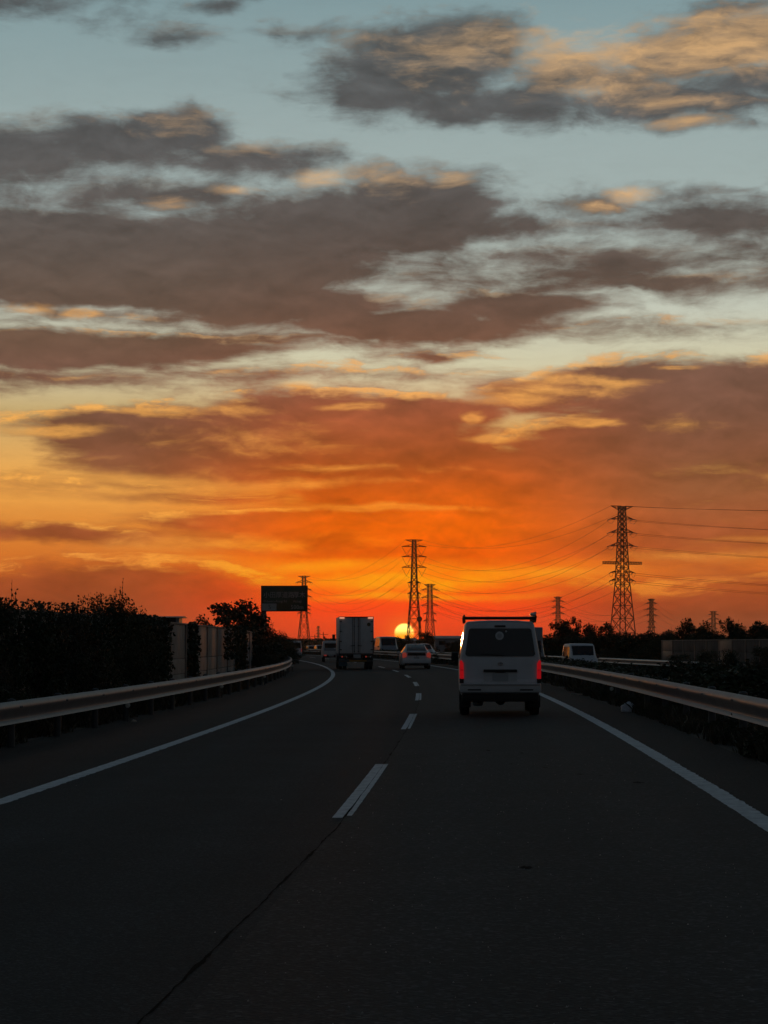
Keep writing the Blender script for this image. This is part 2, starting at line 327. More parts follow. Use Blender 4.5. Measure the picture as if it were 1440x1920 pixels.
# ------------------------------------------------------------------ materials
def mat(name, col, rough=0.6, metal=0.0, var=0.15, scale=6.0, bump=0.0, bscale=60.0, coat=0.0, dirt=0.0, spec=0.5, emit=None, estr=0.0, trans=0.0):
    m = bpy.data.materials.new(name); m.use_nodes = True; nt = m.node_tree; b = nt.nodes['Principled BSDF']
    b.inputs['Roughness'].default_value = rough; b.inputs['Metallic'].default_value = metal
    b.inputs['Specular IOR Level'].default_value = spec
    if coat: b.inputs['Coat Weight'].default_value = coat; b.inputs['Coat Roughness'].default_value = 0.06
    if emit: b.inputs['Emission Color'].default_value = (*emit, 1); b.inputs['Emission Strength'].default_value = estr
    t = nt.nodes.new('ShaderNodeTexCoord'); n = nt.nodes.new('ShaderNodeTexNoise'); n.inputs['Scale'].default_value = scale; n.inputs['Detail'].default_value = 6
    nt.links.new(t.outputs['Object'], n.inputs['Vector'])
    r = nt.nodes.new('ShaderNodeValToRGB'); e = r.color_ramp.elements
    e[0].position = .3; e[1].position = .7
    e[0].color = (*[c * (1 - var) for c in col], 1); e[1].color = (*[min(1, c * (1 + var)) for c in col], 1)
    nt.links.new(n.outputs['Fac'], r.inputs[0]); out = r.outputs[0]
    if dirt:
        n2 = nt.nodes.new('ShaderNodeTexNoise'); n2.inputs['Scale'].default_value = scale * .4; n2.inputs['Detail'].default_value = 8; n2.inputs['Roughness'].default_value = .7
        nt.links.new(t.outputs['Object'], n2.inputs['Vector'])
        mr = nt.nodes.new('ShaderNodeMapRange'); mr.inputs[1].default_value = .45; mr.inputs[2].default_value = .75; mr.inputs[4].default_value = dirt
        nt.links.new(n2.outputs['Fac'], mr.inputs[0])
        mx = nt.nodes.new('ShaderNodeMix'); mx.data_type = 'RGBA'; nt.links.new(mr.outputs[0], mx.inputs[0]); nt.links.new(out, mx.inputs[6]); mx.inputs[7].default_value = (*[c * .35 for c in col], 1)
        out = mx.outputs[2]
    nt.links.new(out, b.inputs['Base Color'])
    mr2 = nt.nodes.new('ShaderNodeMapRange'); mr2.inputs[3].default_value = max(.02, rough - .08); mr2.inputs[4].default_value = min(1, rough + .08)
    nt.links.new(n.outputs['Fac'], mr2.inputs[0]); nt.links.new(mr2.outputs[0], b.inputs['Roughness'])
    if bump:
        n3 = nt.nodes.new('ShaderNodeTexNoise'); n3.inputs['Scale'].default_value = bscale; n3.inputs['Detail'].default_value = 4
        nt.links.new(t.outputs['Object'], n3.inputs['Vector'])
        bp = nt.nodes.new('ShaderNodeBump'); bp.inputs['Strength'].default_value = bump; bp.inputs['Distance'].default_value = .02
        nt.links.new(n3.outputs['Fac'], bp.inputs['Height']); nt.links.new(bp.outputs[0], b.inputs['Normal'])
    return m
def leaf_mat(name, col):
    m = mat(name, col, 0.6, var=.45, scale=1.3, spec=.3)
    return m
def asphalt(name, col, coarse, track):
    """rolled asphalt: aggregate grain, patchy binder, slightly polished wheel tracks, fine transverse cracks"""
    m = bpy.data.materials.new(name); m.use_nodes = True; nt = m.node_tree; b = nt.nodes['Principled BSDF']; L = nt.links.new
    def N(k, **kw):
        n = nt.nodes.new(k)
        for q, v in kw.items(): n.inputs[q].default_value = v
        return n
    def math_(op, x, y):
        n = nt.nodes.new('ShaderNodeMath'); n.operation = op
        for i, v in enumerate((x, y)):
            if isinstance(v, (int, float)): n.inputs[i].default_value = v
            else: L(v, n.inputs[i])
        return n.outputs[0]
    t = nt.nodes.new('ShaderNodeTexCoord'); geo = t.outputs['Object']
    big = N('ShaderNodeTexNoise', Scale=.55, Detail=7, Roughness=.6); L(geo, big.inputs['Vector'])
    grain = N('ShaderNodeTexVoronoi', Scale=coarse); L(geo, grain.inputs['Vector'])
    fine_ = N('ShaderNodeTexNoise', Scale=coarse * .35, Detail=3, Roughness=.7); L(geo, fine_.inputs['Vector'])
    at_ = nt.nodes.new('ShaderNodeAttribute'); at_.attribute_name = 'lane'
    tr_ = N('ShaderNodeMapRange'); tr_.interpolation_type = 'SMOOTHSTEP'; L(math_('ABSOLUTE', math_('SUBTRACT', math_('PINGPONG', math_('ADD', at_.outputs['Fac'], 7.15), 1.7875), .95), 0), tr_.inputs[0]); tr_.inputs[1].default_value = .0; tr_.inputs[2].default_value = .55; tr_.inputs[3].default_value = 1.0 + track; tr_.inputs[4].default_value = 1.0
    k = math_('MULTIPLY', math_('ADD', math_('MULTIPLY', big.outputs['Fac'], .9), .55), math_('ADD', math_('MULTIPLY', fine_.outputs['Fac'], 1.1), .45))
    sepc = nt.nodes.new('ShaderNodeSeparateColor'); L(grain.outputs['Color'], sepc.inputs[0])
    k = math_('MULTIPLY', k, math_('ADD', math_('MULTIPLY', math_('POWER', sepc.outputs[0], 5), 1.6), .75)); k = math_('MULTIPLY', k, tr_.outputs[0])
    mx = nt.nodes.new('ShaderNodeVectorMath'); mx.operation = 'SCALE'; mx.inputs[0].default_value = col; L(k, mx.inputs['Scale']); L(mx.outputs[0], b.inputs['Base Color'])
    b.inputs['Roughness'].default_value = .86; b.inputs['Specular IOR Level'].default_value = .22
    bp = N('ShaderNodeBump', Strength=.55, Distance=.012); L(grain.outputs['Distance'], bp.inputs['Height']); L(bp.outputs[0], b.inputs['Normal'])
    return m
MT = dict(
 asphalt_new=asphalt('asphalt_smooth', (.020, .0265, .029), 70, .30),
 asphalt_old=asphalt('asphalt_coarse', (.032, .035, .035), 42, .25),
 shoulder=asphalt('asphalt_shoulder', (.018, .0185, .018), 45, .0),
 paint=mat('road_paint', (.78, .81, .80), .8, var=.16, scale=14, bump=.5, bscale=90, dirt=.62),
 crack=mat('crack_filler', (.004, .004, .004), 1.0, var=.2, spec=.03),
 soil=mat('soil_and_litter', (.040, .034, .024), .95, var=.4, scale=3, bump=.8, bscale=25),
 ground=mat('field_ground', (.045, .042, .028), .95, var=.4, scale=.05, bump=.3, bscale=3),
 galv=mat('galvanised_rail', (.21, .22, .23), .55, .2, var=.12, scale=5, dirt=.35, bump=.06, bscale=30),
 galv_old=mat('weathered_rail', (.40, .40, .39), .5, .6, var=.15, scale=4, dirt=.5, bump=.08, bscale=30),
 post=mat('rail_post', (.09, .09, .088), .6, .4, var=.2, scale=8, dirt=.5),
 reflector=mat('reflector_glass', (.75, .72, .62), .15, 0, var=.1, coat=.8),
 concrete=mat('wall_concrete', (.34, .30, .26), .85, var=.22, scale=1.6, bump=.4, bscale=30, dirt=.55),
 concrete_g=mat('grey_concrete', (.20, .21, .21), .85, var=.25, scale=1.6, bump=.4, bscale=30, dirt=.6),
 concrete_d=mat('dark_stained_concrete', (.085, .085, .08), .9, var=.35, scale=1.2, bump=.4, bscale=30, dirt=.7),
 steelpost=mat('wall_post', (.16, .16, .16), .6, .4, var=.2, scale=4, dirt=.4),
 white=mat('white_paint', (.72, .72, .71), .52, var=.06, scale=3, coat=.05, dirt=.2, spec=.4),
 white2=mat('dusty_white_paint', (.62, .62, .60), .40, var=.06, scale=3, coat=.25, dirt=.22),
 boxwhite=mat('cargo_box_panel', (.68, .66, .63), .5, var=.07, scale=2, dirt=.3),
 grey=mat('grey_paint', (.26, .28, .30), .4, var=.08, scale=3, coat=.3, dirt=.2),
 dark=mat('black_plastic', (.012, .012, .013), .55, var=.2, scale=10),
 rubber=mat('tyre_rubber', (.016, .016, .016), .85, var=.25, scale=30),
 rim=mat('steel_rim', (.32, .32, .33), .4, .8, var=.1, scale=10),
 glass=mat('tinted_glass', (.020, .019, .018), .09, var=.1, scale=2, spec=.6),
 chrome=mat('chrome_trim', (.55, .55, .55), .2, 1.0, var=.05),
 plate=mat('number_plate', (.42, .43, .42), .5, var=.05),
 sticker=mat('round_sticker', (.62, .62, .60), .5, var=.05),
 red_lit=mat('lit_tail_lamp', (.45, .01, .012), .2, var=.1, scale=20, coat=.6, emit=(1, .012, .02), estr=.23),
 red_dim=mat('tail_lamp', (.50, .10, .08), .2, var=.1, scale=20, coat=.6, emit=(1, .12, .08), estr=.14),
 marker=mat('marker_lamp', (.7, .45, .35), .2, var=.1, emit=(1, .42, .25), estr=.75),
 amber=mat('amber_reflector', (.35, .18, .03), .3, var=.1),
 blue=mat('blue_flap', (.10, .16, .20), .6, var=.1),
 green=mat('green_emblem', (.03, .07, .03), .4, var=.1),
 clearlamp=mat('headlamp', (.65, .66, .66), .12, var=.05, coat=.8),
 sign=mat('sign_green', (.015, .075, .050), .45, var=.1, scale=2),
 signdark=mat('sign_frame', (.03, .03, .03), .5, .3, var=.1),
 signtext=mat('sign_white', (.42, .45, .43), .5, var=.08),
 signpost=mat('sign_post', (.10, .13, .14), .5, .5, var=.15, dirt=.3),
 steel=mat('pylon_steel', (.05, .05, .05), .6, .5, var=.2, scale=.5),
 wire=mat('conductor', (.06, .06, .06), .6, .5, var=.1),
 ceramic=mat('insulator', (.10, .09, .08), .3, var=.1),
 bark=mat('bark', (.05, .04, .03), .9, var=.3, scale=8, bump=.6, bscale=20),
 leaf_a=leaf_mat('foliage_dark', (.030, .045, .020)),
 leaf_b=leaf_mat('foliage_mid', (.042, .058, .024)),
 leaf_c=leaf_mat('foliage_dry', (.060, .052, .028)),
 farleaf=leaf_mat('far_foliage', (.045, .05, .03)),
 bag=mat('plastic_bag', (.72, .74, .78), .4, var=.1, scale=20),
 stone=mat('grit', (.45, .42, .38), .5, var=.4, scale=40),
 roof=mat('corrugated_roof', (.22, .22, .22), .6, .2, var=.12, scale=2, dirt=.3),
 wallp=mat('warehouse_wall', (.30, .31, .32), .7, var=.12, scale=.6, dirt=.35),
 litter=mat('dry_litter', (.45, .38, .30), .7, var=.3, scale=20),
)

# ------------------------------------------------------------------ the road line
RW = 7.15        # between the two edge lines
def rx(Z):
    """x of the right edge line at distance Z: nearly straight, then a long left-hand curve"""
    if Z < 0: return 2.307 + .05017 * Z
    if Z <= 130: return 2.307 + .05017*Z - 1.695e-4*Z*Z - 8.88e-7*Z**3
    d = Z - 130; return 4.01 - .039*d - .000305*d*d
def slope(Z): return (rx(Z + .5) - rx(Z - .5))
def at_off(Z, off):
    s = slope(Z); n = math.hypot(1, s)
    return rx(Z) + off / n, Z - off * s / n
BANK = .0135
ZKEYS = [(-30, -.83), (-13, -.20), (-9.8, -.112), (1.1, BANK * 2.89), (1.7, .03), (4.3, -.34), (5.0, -.35), (14.0, -.36), (16.5, -.42), (35, -.83)]
def zroad(off):
    for (a, za), (b, zb) in zip(ZKEYS, ZKEYS[1:]):
        if off <= b: return za + (zb - za) * max(0, off - a) / (b - a)
    return ZKEYS[-1][1]
def on_road(Z, off, lift=0.0):
    x, y = at_off(Z, off); return Vector((x, y, zroad(off) + lift))
def heading(Z): return -math.atan(slope(Z))
def at(px, Z):
    """x of something seen at photo column px when it stands Z metres ahead"""
    return (px - 720) * Z / F_PX
def up(py, Z): return CAM_H + (HORIZON - py) * Z / F_PX
def frange(a, b, s):
    while a < b - 1e-6: yield a; a += s
    yield b

# ------------------------------------------------------------------ ground, road, markings
def strip(offs, z0, z1, step, lift=0.0, mi=0, mb=None, jag=0.0):
    mb = mb or MB(); rows = []
    for Z in frange(z0, z1, step):
        rows.append([on_road(Z, o + (random.uniform(-jag, jag) if jag else 0), lift)[:] for o in offs])
    return mb.grid(rows, mi)
g = MB()
N = 40; S = 6500.0
rows = []
for j in range(N + 1):
    rows.append([((i / N - .5) * 2 * S, -1500 + (j / N) * (S + 1500), -.86) for i in range(N + 1)])
tag(g.grid(rows).build('ground', MT['ground']), kind='structure')
verge = MB()
strip([-30, -22, -16, -13, -11.4, -9.8], -40, 620, 5, mb=verge)
strip([1.1, 1.7, 2.5, 3.4, 4.3, 5.0], -40, 620, 5, mb=verge)
strip([14.0, 15.0, 16.5, 22, 28, 35], -40, 620, 5, mb=verge)
tag(verge.build('verge_terrain', MT['soil'], smooth=True), kind='structure')
road = MB()
strip([-9.8, -9.1, -8.4, -7.8, -RW - .05], -40, 620, 4, mi=2, mb=road)
strip([-RW - .05] + [-RW + .358 * k for k in range(1, 10)] + [-RW / 2], -40, 620, 4, mi=0, mb=road)
strip([-RW / 2] + [-RW / 2 + .36 * k for k in range(1, 10)] + [.05], -40, 620, 4, mi=1, mb=road)
strip([.05, .6, 1.1], -40, 620, 4, mi=2, mb=road)
LANE = []
for offs in ([-9.8, -9.1, -8.4, -7.8, -RW - .05], [-RW - .05] + [-RW + .358 * k for k in range(1, 10)] + [-RW / 2], [-RW / 2] + [-RW / 2 + .36 * k for k in range(1, 10)] + [.05], [.05, .6, 1.1]):
    for Z in frange(-40, 620, 4): LANE += offs
road_o = tag(road.build('road', [MT['asphalt_new'], MT['asphalt_old'], MT['shoulder']], smooth=True), kind='structure')
la = road_o.data.attributes.new('lane', 'FLOAT', 'POINT'); la.data.foreach_set('value', LANE)
opp = strip([5.0, 6.4, 8.0, 11.5, 14.0], -40, 620, 4).build('opposite_road', MT['shoulder'], smooth=True); tag(opp, kind='structure')
# edge lines, a little ragged on the outer side where the profile bumps sit
def edge_line(off, w, z0, z1, name, parent):
    mb = MB(); rows = []
    Z = z0
    while Z < z1:
        st = .12 if Z < 60 else 2.0
        j = .012 if Z < 60 else 0
        rows.append([on_road(Z, off - w/2 + random.uniform(-j, j) * .5, .004)[:], on_road(Z, off + random.uniform(-j, j), .004)[:], on_road(Z, off + w/2 + random.uniform(-j, j) + (.008 * mnoise.noise((Z * 2.3, 0, 0)) if Z < 60 else 0), .004)[:]])
        Z += st
    return mb.grid(rows).build(name, MT['paint'], parent)
edge_line(0, .20, 4, 600, 'edge_line', road_o)
edge_line(-RW, .20, 4, 600, 'edge_line', road_o)
edge_line(5.9, .20, 4, 600, 'edge_line', opp)
edge_line(13.0, .20, 4, 600, 'edge_line', opp)
# broken lane line: 8 m dashes every 20 m, split down the middle by the paving joint
def dash(Z0, off, parent, split=True):
    mb = MB(); n = 40 if Z0 < 100 else 10
    L, M1, M2, R = [], [], [], []
    for i in range(n + 1):
        Z = Z0 + 8.6 * i / n; t = i / n
        gap = (.002 + .012 * (1 - t) ** 4 + .004 * mnoise.noise((Z * 1.9, Z0, 0))) if split else .0
        mid = .018 + .010 * mnoise.noise((Z * .8, 3, Z0)) 
        gap = max(0.0015, gap)
        L.append(on_road(Z, off - .088 + .008 * mnoise.noise((Z * 4, 1, 0)), .004)[:]); M1.append(on_road(Z, off + mid - gap, .004)[:])
        M2.append(on_road(Z, off + mid + gap, .004)[:]); R.append(on_road(Z, off + .076 + .008 * mnoise.noise((Z * 4, 7, 0)), .004)[:])
    mb.grid([[a, b] for a, b in zip(L, M1)]); mb.grid([[a, b] for a, b in zip(M2[1:], R[1:])])
    return mb.build('lane_dash', MT['paint'], parent)
for k in range(-1, 18): dash(19.2 + 20 * k, -RW / 2, road_o)
for k in range(0, 16): dash(28 + 20 * k, 9.45, opp, False)
# the open paving joint between the two lanes
cr = MB(); rows = []
for Z in frange(3, 110, .11):
    w = max(.002, .006 + .016 * mnoise.noise((Z * 1.3, 0, 5)) + .010 * mnoise.noise((Z * 6.1, 4, 5))) * (1 if Z < 60 else .8)
    c = -RW / 2 + .018 + .014 * mnoise.noise((Z * .9, 0, 0)) + .010 * mnoise.noise((Z * 5, 2, 0)) - .17 * max(0, (18 - Z) / 9)
    rows.append([on_road(Z, c - w, .002)[:], on_road(Z, c + w, .002)[:]])
cr.grid(rows).build('paving_joint', MT['crack'], road_o)
# tar spots and patches
for (Z, off, w, l) in ((27.5, -1.95, .05, .12), (26.6, -1.55, .06, .10), (25.2, -1.2, .10, .16), (24.9, -.98, .05, .10), (23.6, -.66, .11, .26), (14.8, -2.05, .07, .16), (30.2, -1.75, .05, .22), (31, -2.2, .06, .3)):
    mb = MB(); c = on_road(Z, off, .003); n = 14
    pts = [(c.x + w * .6 * math.cos(2*PI*k/n) * random.uniform(.5, 1.2), c.y + l * .6 * math.sin(2*PI*k/n) * random.uniform(.5, 1.2), c.z) for k in range(n)]
    mb.add(pts, [tuple(range(n))]); mb.build('tar_spot', MT['crack'], road_o)
# faded paint stroke on the left hard shoulder
mb = MB(); mb.grid([[on_road(Z, -8.05 + .04 * math.sin(Z), .003)[:], on_road(Z, -7.97 + .03 * math.sin(Z * 1.7), .003)[:]] for Z in frange(22, 32, .5)])
mb.build('faded_paint', MT['shoulder'], road_o)
# loose chippings on the near lane
v = []; f = []
for k in range(420):
    Z = 8.5 + 22 * random.random() ** 1.6; off = random.uniform(-RW/2 + .1, -.2) if random.random() < .85 else random.uniform(-RW, .9)
    c = on_road(Z, off, .003); r = random.uniform(.002, .0055)
    b = len(v); v += [(c.x - r, c.y - r, c.z), (c.x + r, c.y - r*.6, c.z), (c.x + r*.4, c.y + r, c.z), (c.x, c.y, c.z + r * 1.3)]
    f += [(b, b+1, b+3), (b+1, b+2, b+3), (b+2, b, b+3)]
me = bpy.data.meshes.new('road_chippings'); me.from_pydata(v, [], f); me.materials.append(MT['stone'])
tag(link('road_chippings', me), 'pale loose stone chippings scattered on the near lane', 'chippings', kind='stuff')

# ------------------------------------------------------------------ guard rails
PROF = [(.030, .0), (.060, .003), (.078, .010), (.066, .028), (.040, .054), (.014, .070), (.010, .088), (.024, .122), (.044, .160), (.070, .208), (.088, .240), (.092, .262), (.088, .282), (.072, .310), (.034, .341), (.0, .350)]
def beam_mesh(side, mt):
    """one 4 m corrugated beam along +Y; the waves stand out towards side"""
    mb = MB(); out = [(side * d, z) for d, z in PROF]; inn = [(side * (d - .005), z) for d, z in PROF]
    ring = out + inn[::-1]
    mb.grid([[(x, y, z) for x, z in ring] for y in (-.08, 2.0, 4.08)], close=True)
    k = len(ring); mb.add([(x, -.08, z) for x, z in ring], [(i, i+1, k-2-i, k-1-i) for i in range(len(PROF)-1)]); mb.add([(x, 4.08, z) for x, z in ring], [(i, i+1, k-2-i, k-1-i) for i in range(len(PROF)-1)])
    for yy in (.06, 3.94):
        for zz in (.262,):
            mb.lathe([(.018, .0), (.018, .010), (.010, .018)], 8, 'x', (side * (.090 if zz > .2 else .004), yy, zz)) if side > 0 else mb.lathe([(.018, -.0), (.018, -.010), (.010, -.018)], 8, 'x', (side * (.090 if zz > .2 else .004), yy, zz))
    return mb.mesh('beam', mt, smooth=True, angle=35)
def post_mesh(mt, h):
    mb = MB(); mb.lathe([(.062, -.3), (.062, h - .03), (.068, h - .03), (.068, h - .008), (.05, h + .012), (.01, h + .02)], 14); return mb.mesh('post', mt, smooth=True, angle=40)
def refl_mesh():
    mb = MB(); mb.lathe([(.050, 0), (.052, -.012), (.046, -.020), (.02, -.026)], 16, 'y'); return mb.mesh('reflector', MT['reflector'], smooth=True, angle=40)
RF = refl_mesh(); ST = MB().bar((0, 0, -.25), (0, 0, .08), .035, .012).mesh('reflector_stalk', MT['post'])
def guard_rail(off, side, z0, z1, label, mt, top, refl=(), refl_off=.0, group=None):
    c = on_road(z0, off); root = empty('guard_rail', c[:])
    tag(root, label, 'guard rail', group)
    bm_, pm_ = beam_mesh(side, mt), post_mesh(MT['post'], top)
    pts = []; Z = z0
    while Z < z1:
        pts.append(Z); Z += 4.0 / math.hypot(1, slope(Z)) * (1.0 if True else 1)
    for a, b in zip(pts, pts[1:]):
        p, q = on_road(a, off), on_road(b, off); d = q - p
        o = link('beam', bm_, root, (p - c + Vector((0, 0, top - .37)))[:], -math.atan2(d.x, d.y)); o.scale = (1, d.length / 4.0, 1)
        po = on_road(a + .05, off - side * .075); link('post', pm_, root, (po - c)[:])
    for Z in refl:
        p = on_road(Z, off + side * (.10 + refl_off)); s_ = link('reflector', RF, root, (p - c + Vector((0, 0, .34)))[:])
        st = link('stalk', ST, s_, (0, .012, -.08))
    return root
guard_rail(-9.55, 1, 6, 330, 'steel guard rail curving along the left hard shoulder below the shrubs', MT['galv'], .74, (25, 45, 65, 85, 106, 126, 146), .02)
guard_rail(1.45, -1, 8, 420, 'steel guard rail on the right between the road and the planted median', MT['galv'], .76, (55, 95, 135, 175), .05)
guard_rail(13.9, -1, 60, 420, 'far guard rail beyond the opposite carriageway, below the grey noise wall', MT['galv_old'], .84)

# ------------------------------------------------------------------ vehicles: y = 0 at the tail, +y forwards, z = 0 on the road
class Body:
    """lofted car body; stations (y, z_bottom, z_belt, z_top, half width at belt, half width at roof edge)"""
    def __init__(s, st, crown=.02, r=.07, lean=None): s.st = st; s.crown = crown; s.r = r; s.lean = lean
    def par(s, y):
        st = s.st
        if y <= st[0][0]: return st[0]
        for a, b in zip(st, st[1:]):
            if y <= b[0]:
                t = (y - a[0]) / max(1e-6, b[0] - a[0]); return tuple(u + (v - u) * t for u, v in zip(a, b))
        return st[-1]
    def yl(s, y, z):
        if s.lean is None: return y
        return y + s.lean(z) * max(0, 1 - (y - s.st[0][0]) / 1.0)
    def ring(s, y):
        _, zb, zm, zt, wb, wt = s.par(y); r = min(s.r, (zt - zm) * .45)
        h = [(wb * .93, zb), (wb * .985, zb + .10), (wb, zb + .45 * (zm - zb)), (wb * .995, zm)]
        for t in (.3, .6, .9): h.append((wb * .995 + (wt - wb * .995) * t, zm + (zt - r - zm) * t))
        for a in (15, 45, 75): h.append((wt - r + r * math.cos(math.radians(a)), zt - r + r * math.sin(math.radians(a))))
        h += [(wt * .5, zt + s.crown * .75), (wt * .2, zt + s.crown)]
        full = h + [(-x, z) for x, z in h[::-1]]
        return [(x, s.yl(y, z), z) for x, z in full]
    def build(s, parent, mt, name='body'):
        mb = MB(); rows = [s.ring(a[0]) for a in s.st]; mb.grid(rows); n = len(rows[0]); h = n // 2
        for row in (rows[0], rows[-1]):
            mb.add(row, [(i, i+1, n-2-i, n-1-i) for i in range(h - 1)])
        for a, b in zip(rows, rows[1:]): mb.add([a[0], b[0], b[-1], a[-1]], [(0, 1, 2, 3)])
        return mb.build(name, mt, parent, smooth=True, angle=38)
    def side(s, y, t, sd, out=.006):
        _, zb, zm, zt, wb, wt = s.par(y); r = min(s.r, (zt - zm) * .45); z = zm + (zt - r - zm) * t
        return (sd * (wb * .995 + (wt - wb * .995) * t + out), s.yl(y, z), z)
    def side_glass(s, parent, y0, y1, t0=.06, t1=.92, name='side_window', mt=None, s0=0, s1=0):
        """both sides; s0/s1: how far the lower corners lean out"""
        for sd in (-1, 1):
            mb = MB(); rows = []
            for i in range(7):
                row = []
                for k in range(4):
                    t = t0 + (t1 - t0) * k / 3; a = y0 + s0 * (1 - k / 3) * -1; b = y1 + s1 * (1 - k / 3)
                    row.append(s.side(a + (b - a) * i / 6, t, sd))
                rows.append(row)
            mb.grid(rows).build(name, mt or MT['glass'], parent, smooth=True)
    def top_glass(s, parent, y0, y1, u=.9, name='windscreen', out=.008):
        mb = MB(); rows = []
        for i in range(7):
            y = y0 + (y1 - y0) * i / 6; p = s.par(y); row = []
            for k in range(9):
                q = -1 + 2 * k / 8; row.append((q * (p[5] - .03) * u, s.yl(y, p[3]), p[3] + s.crown * (1 - q * q * .3) + out))
            rows.append(row)
        mb.grid(rows).build(name, MT['glass'], parent, smooth=True)
def wheel_meshes(r, w):
    t = MB(); t.lathe([(r * .62, -w/2 + .01), (r * .9, -w/2), (r * .985, -w/2 + .025), (r, -w/2 + .05), (r, w/2 - .05), (r * .985, w/2 - .025), (r * .9, w/2), (r * .62, w/2 - .01)], 28, 'x')
    m = MB(); m.lathe([(r * .62, -w/2 + .012), (r * .58, -w/2 + .02), (r * .50, -w/2 + .05), (r * .2, -w/2 + .03), (r * .16, -w/2 + .005), (r * .16, w/2 - .005), (r * .2, w/2 - .03), (r * .50, w/2 - .05), (r * .58, w/2 - .02), (r * .62, w/2 - .012)], 20, 'x')
    return t.mesh('tyre', MT['rubber'], True, 40), m.mesh('rim', MT['rim'], True, 40)
def wheels(root, r, w, hx, ys, dual=False):
    tm, rm = wheel_meshes(r, w)
    for y in ys:
        for sd in (-1, 1):
            e = link('wheel', tm, root, (sd * hx, y, r)); link('rim', rm, e)
            if dual and y == ys[0]:
                e = link('wheel', tm, root, (sd * (hx - w - .04), y, r)); link('rim', rm, e)
def mirrors(root, x, y, z, w=.16, h=.2, mt='dark'):
    for sd in (-1, 1):
        m = MB(); m.bbox((sd * (x + w/2), y, z), (w, .10, h), .03); m.bar((sd * (x - .08), y, z - h * .3), (sd * (x + .03), y, z - h * .2), .03); m.build('mirror', MT[mt], root, True, 40)
def vehicle(name, label, px_x, Z, off_z, head, cat, group=None, oncoming=False):
    root = empty(name, (px_x, Z, off_z), head + (PI if oncoming else 0)); tag(root, label, cat, group); return root
def pan(root, name, poly, f, th, m, smooth=False):
    return MB().prism(poly, f, th).build(name, MT[m], root, smooth, 30)

# --- the white van ahead in our lane
VZ = 45.6; vx = at(937.5, VZ)
van = vehicle('panel_van', 'white panel van ahead with a roof rack and red tail lamps lit', vx, VZ, zroad(vx - rx(VZ)), heading(VZ + 2.4), 'van', 'vehicles driving ahead')
lean = lambda z: .16 * max(0, z - 1.16)
vb = Body([(0.0, .50, 1.16, 1.90, .815, .690), (.035, .47, 1.16, 1.935, .838, .712), (.10, .45, 1.16, 1.955, .846, .722), (.4, .40, 1.15, 1.975, .848, .728), (3.3, .38, 1.13, 1.975, .848, .728), (3.7, .38, 1.1, 1.93, .846, .71), (4.25, .38, 1.03, 1.32, .83, .66), (4.52, .40, .95, 1.03, .79, .6), (4.66, .45, .82, .88, .72, .55)], .025, .09, lean)
vb.build(van, MT['white'])
yr = lambda x, z: lean(z)
pan(van, 'tailgate', rrect(-.735, .735, .70, 1.885, .05, 4, -.655, .655), lambda x, z: yr(x, z) + .01, .016, 'white')
tg = [c for c in van.children if c.name.startswith('tailgate')][0]
pan(tg, 'rear_window', rrect(-.725, .725, 1.245, 1.825, .06, 5, -.655, .655), lambda x, z: yr(x, z) - .006, .010, 'glass')
pan(tg, 'number_plate', rrect(-.165, .165, .735, .895, .015, 3), lambda x, z: -.006, .018, 'plate')
pan(tg, 'plate_recess', rrect(-.345, .345, .72, .93, .02, 3), lambda x, z: -.004, .006, 'white2')
g_ = MB(); g_.bbox((0, -.02, .945), (.70, .05, .055), .015); g_.build('garnish', MT['dark'], tg, True, 40)
em = MB(); em.prism([(.055 * math.cos(a), 1.09 + .036 * math.sin(a)) for a in [2*PI*k/20 for k in range(20)]], lambda x, z: -.006, .010)
emo = em.build('emblem', MT['chrome'], tg); MB().prism([(.036 * math.cos(a), 1.092 + .020 * math.sin(a)) for a in [2*PI*k/16 for k in range(16)]], lambda x, z: -.016, .003).build('emblem_field', MT['grey'], tg)
pan(tg, 'high_brake_lamp', rrect(-.115, .115, 1.852, 1.89, .012, 3), lambda x, z: yr(x, z) - .006, .02, 'dark')
def disc(cx, cz, r, root, name, m, th=.004, y=-.0165, f=yr): return MB().prism([(cx + r * math.cos(2*PI*k/24), cz + r * math.sin(2*PI*k/24)) for k in range(24)], lambda x, z: f(x, z) + y, th).build(name, MT[m], root)
disc(-.012, 1.672, .088, tg, 'round_sticker', 'sticker'); disc(.125, 1.762, .02, tg, 'small_sticker', 'sticker')
disc(-.012, 1.672, .05, tg, 'sticker_print', 'plate', .003, -.0205)
wp = MB(); wp.bar((.05, -.02, 1.262), (-.42, lean(1.3) - .028, 1.30), .014); wp.lathe([(.022, 0), (.022, -.03)], 10, 'y', (.05, -.01, 1.262)); wp.build('rear_wiper', MT['dark'], tg)
hd = MB(); hd.bbox((0, -.03, .918), (.22, .03, .02), .006); hd.build('handle', MT['dark'], tg, True, 40)
for sd in (-1, 1):
    x0, x1 = (.742, .838) if sd > 0 else (-.838, -.742)
    inner = .760 * sd; outer = .846 * sd
    poly = [(outer, .78), (outer, 1.13), (outer * .985, 1.165), (inner + .035 * sd, 1.15), (inner + .005 * sd, 1.09), (inner, .78)]
    if sd < 0: poly = poly[::-1]
    l = pan(van, 'tail_lamp', poly, lambda x, z: .005, .030, 'red_lit')
    pan(l, 'lamp_divider', rrect(min(inner, outer) + .012, max(inner, outer) - .012, .955, .967, .004, 2), lambda x, z: -.0255, .004, 'dark')
    pan(van, 'lamp_base', rrect(min(inner, outer), max(inner, outer), .685, .778, .01, 2), lambda x, z: .005, .022, 'dark')
bp = MB(); bp.bbox((0, .02, .585), (1.69, .22, .19), .04); bp.bbox((0, -.045, .668), (1.66, .16, .03), .012)
bo = bp.build('rear_bumper', MT['white2'], van, True, 40)
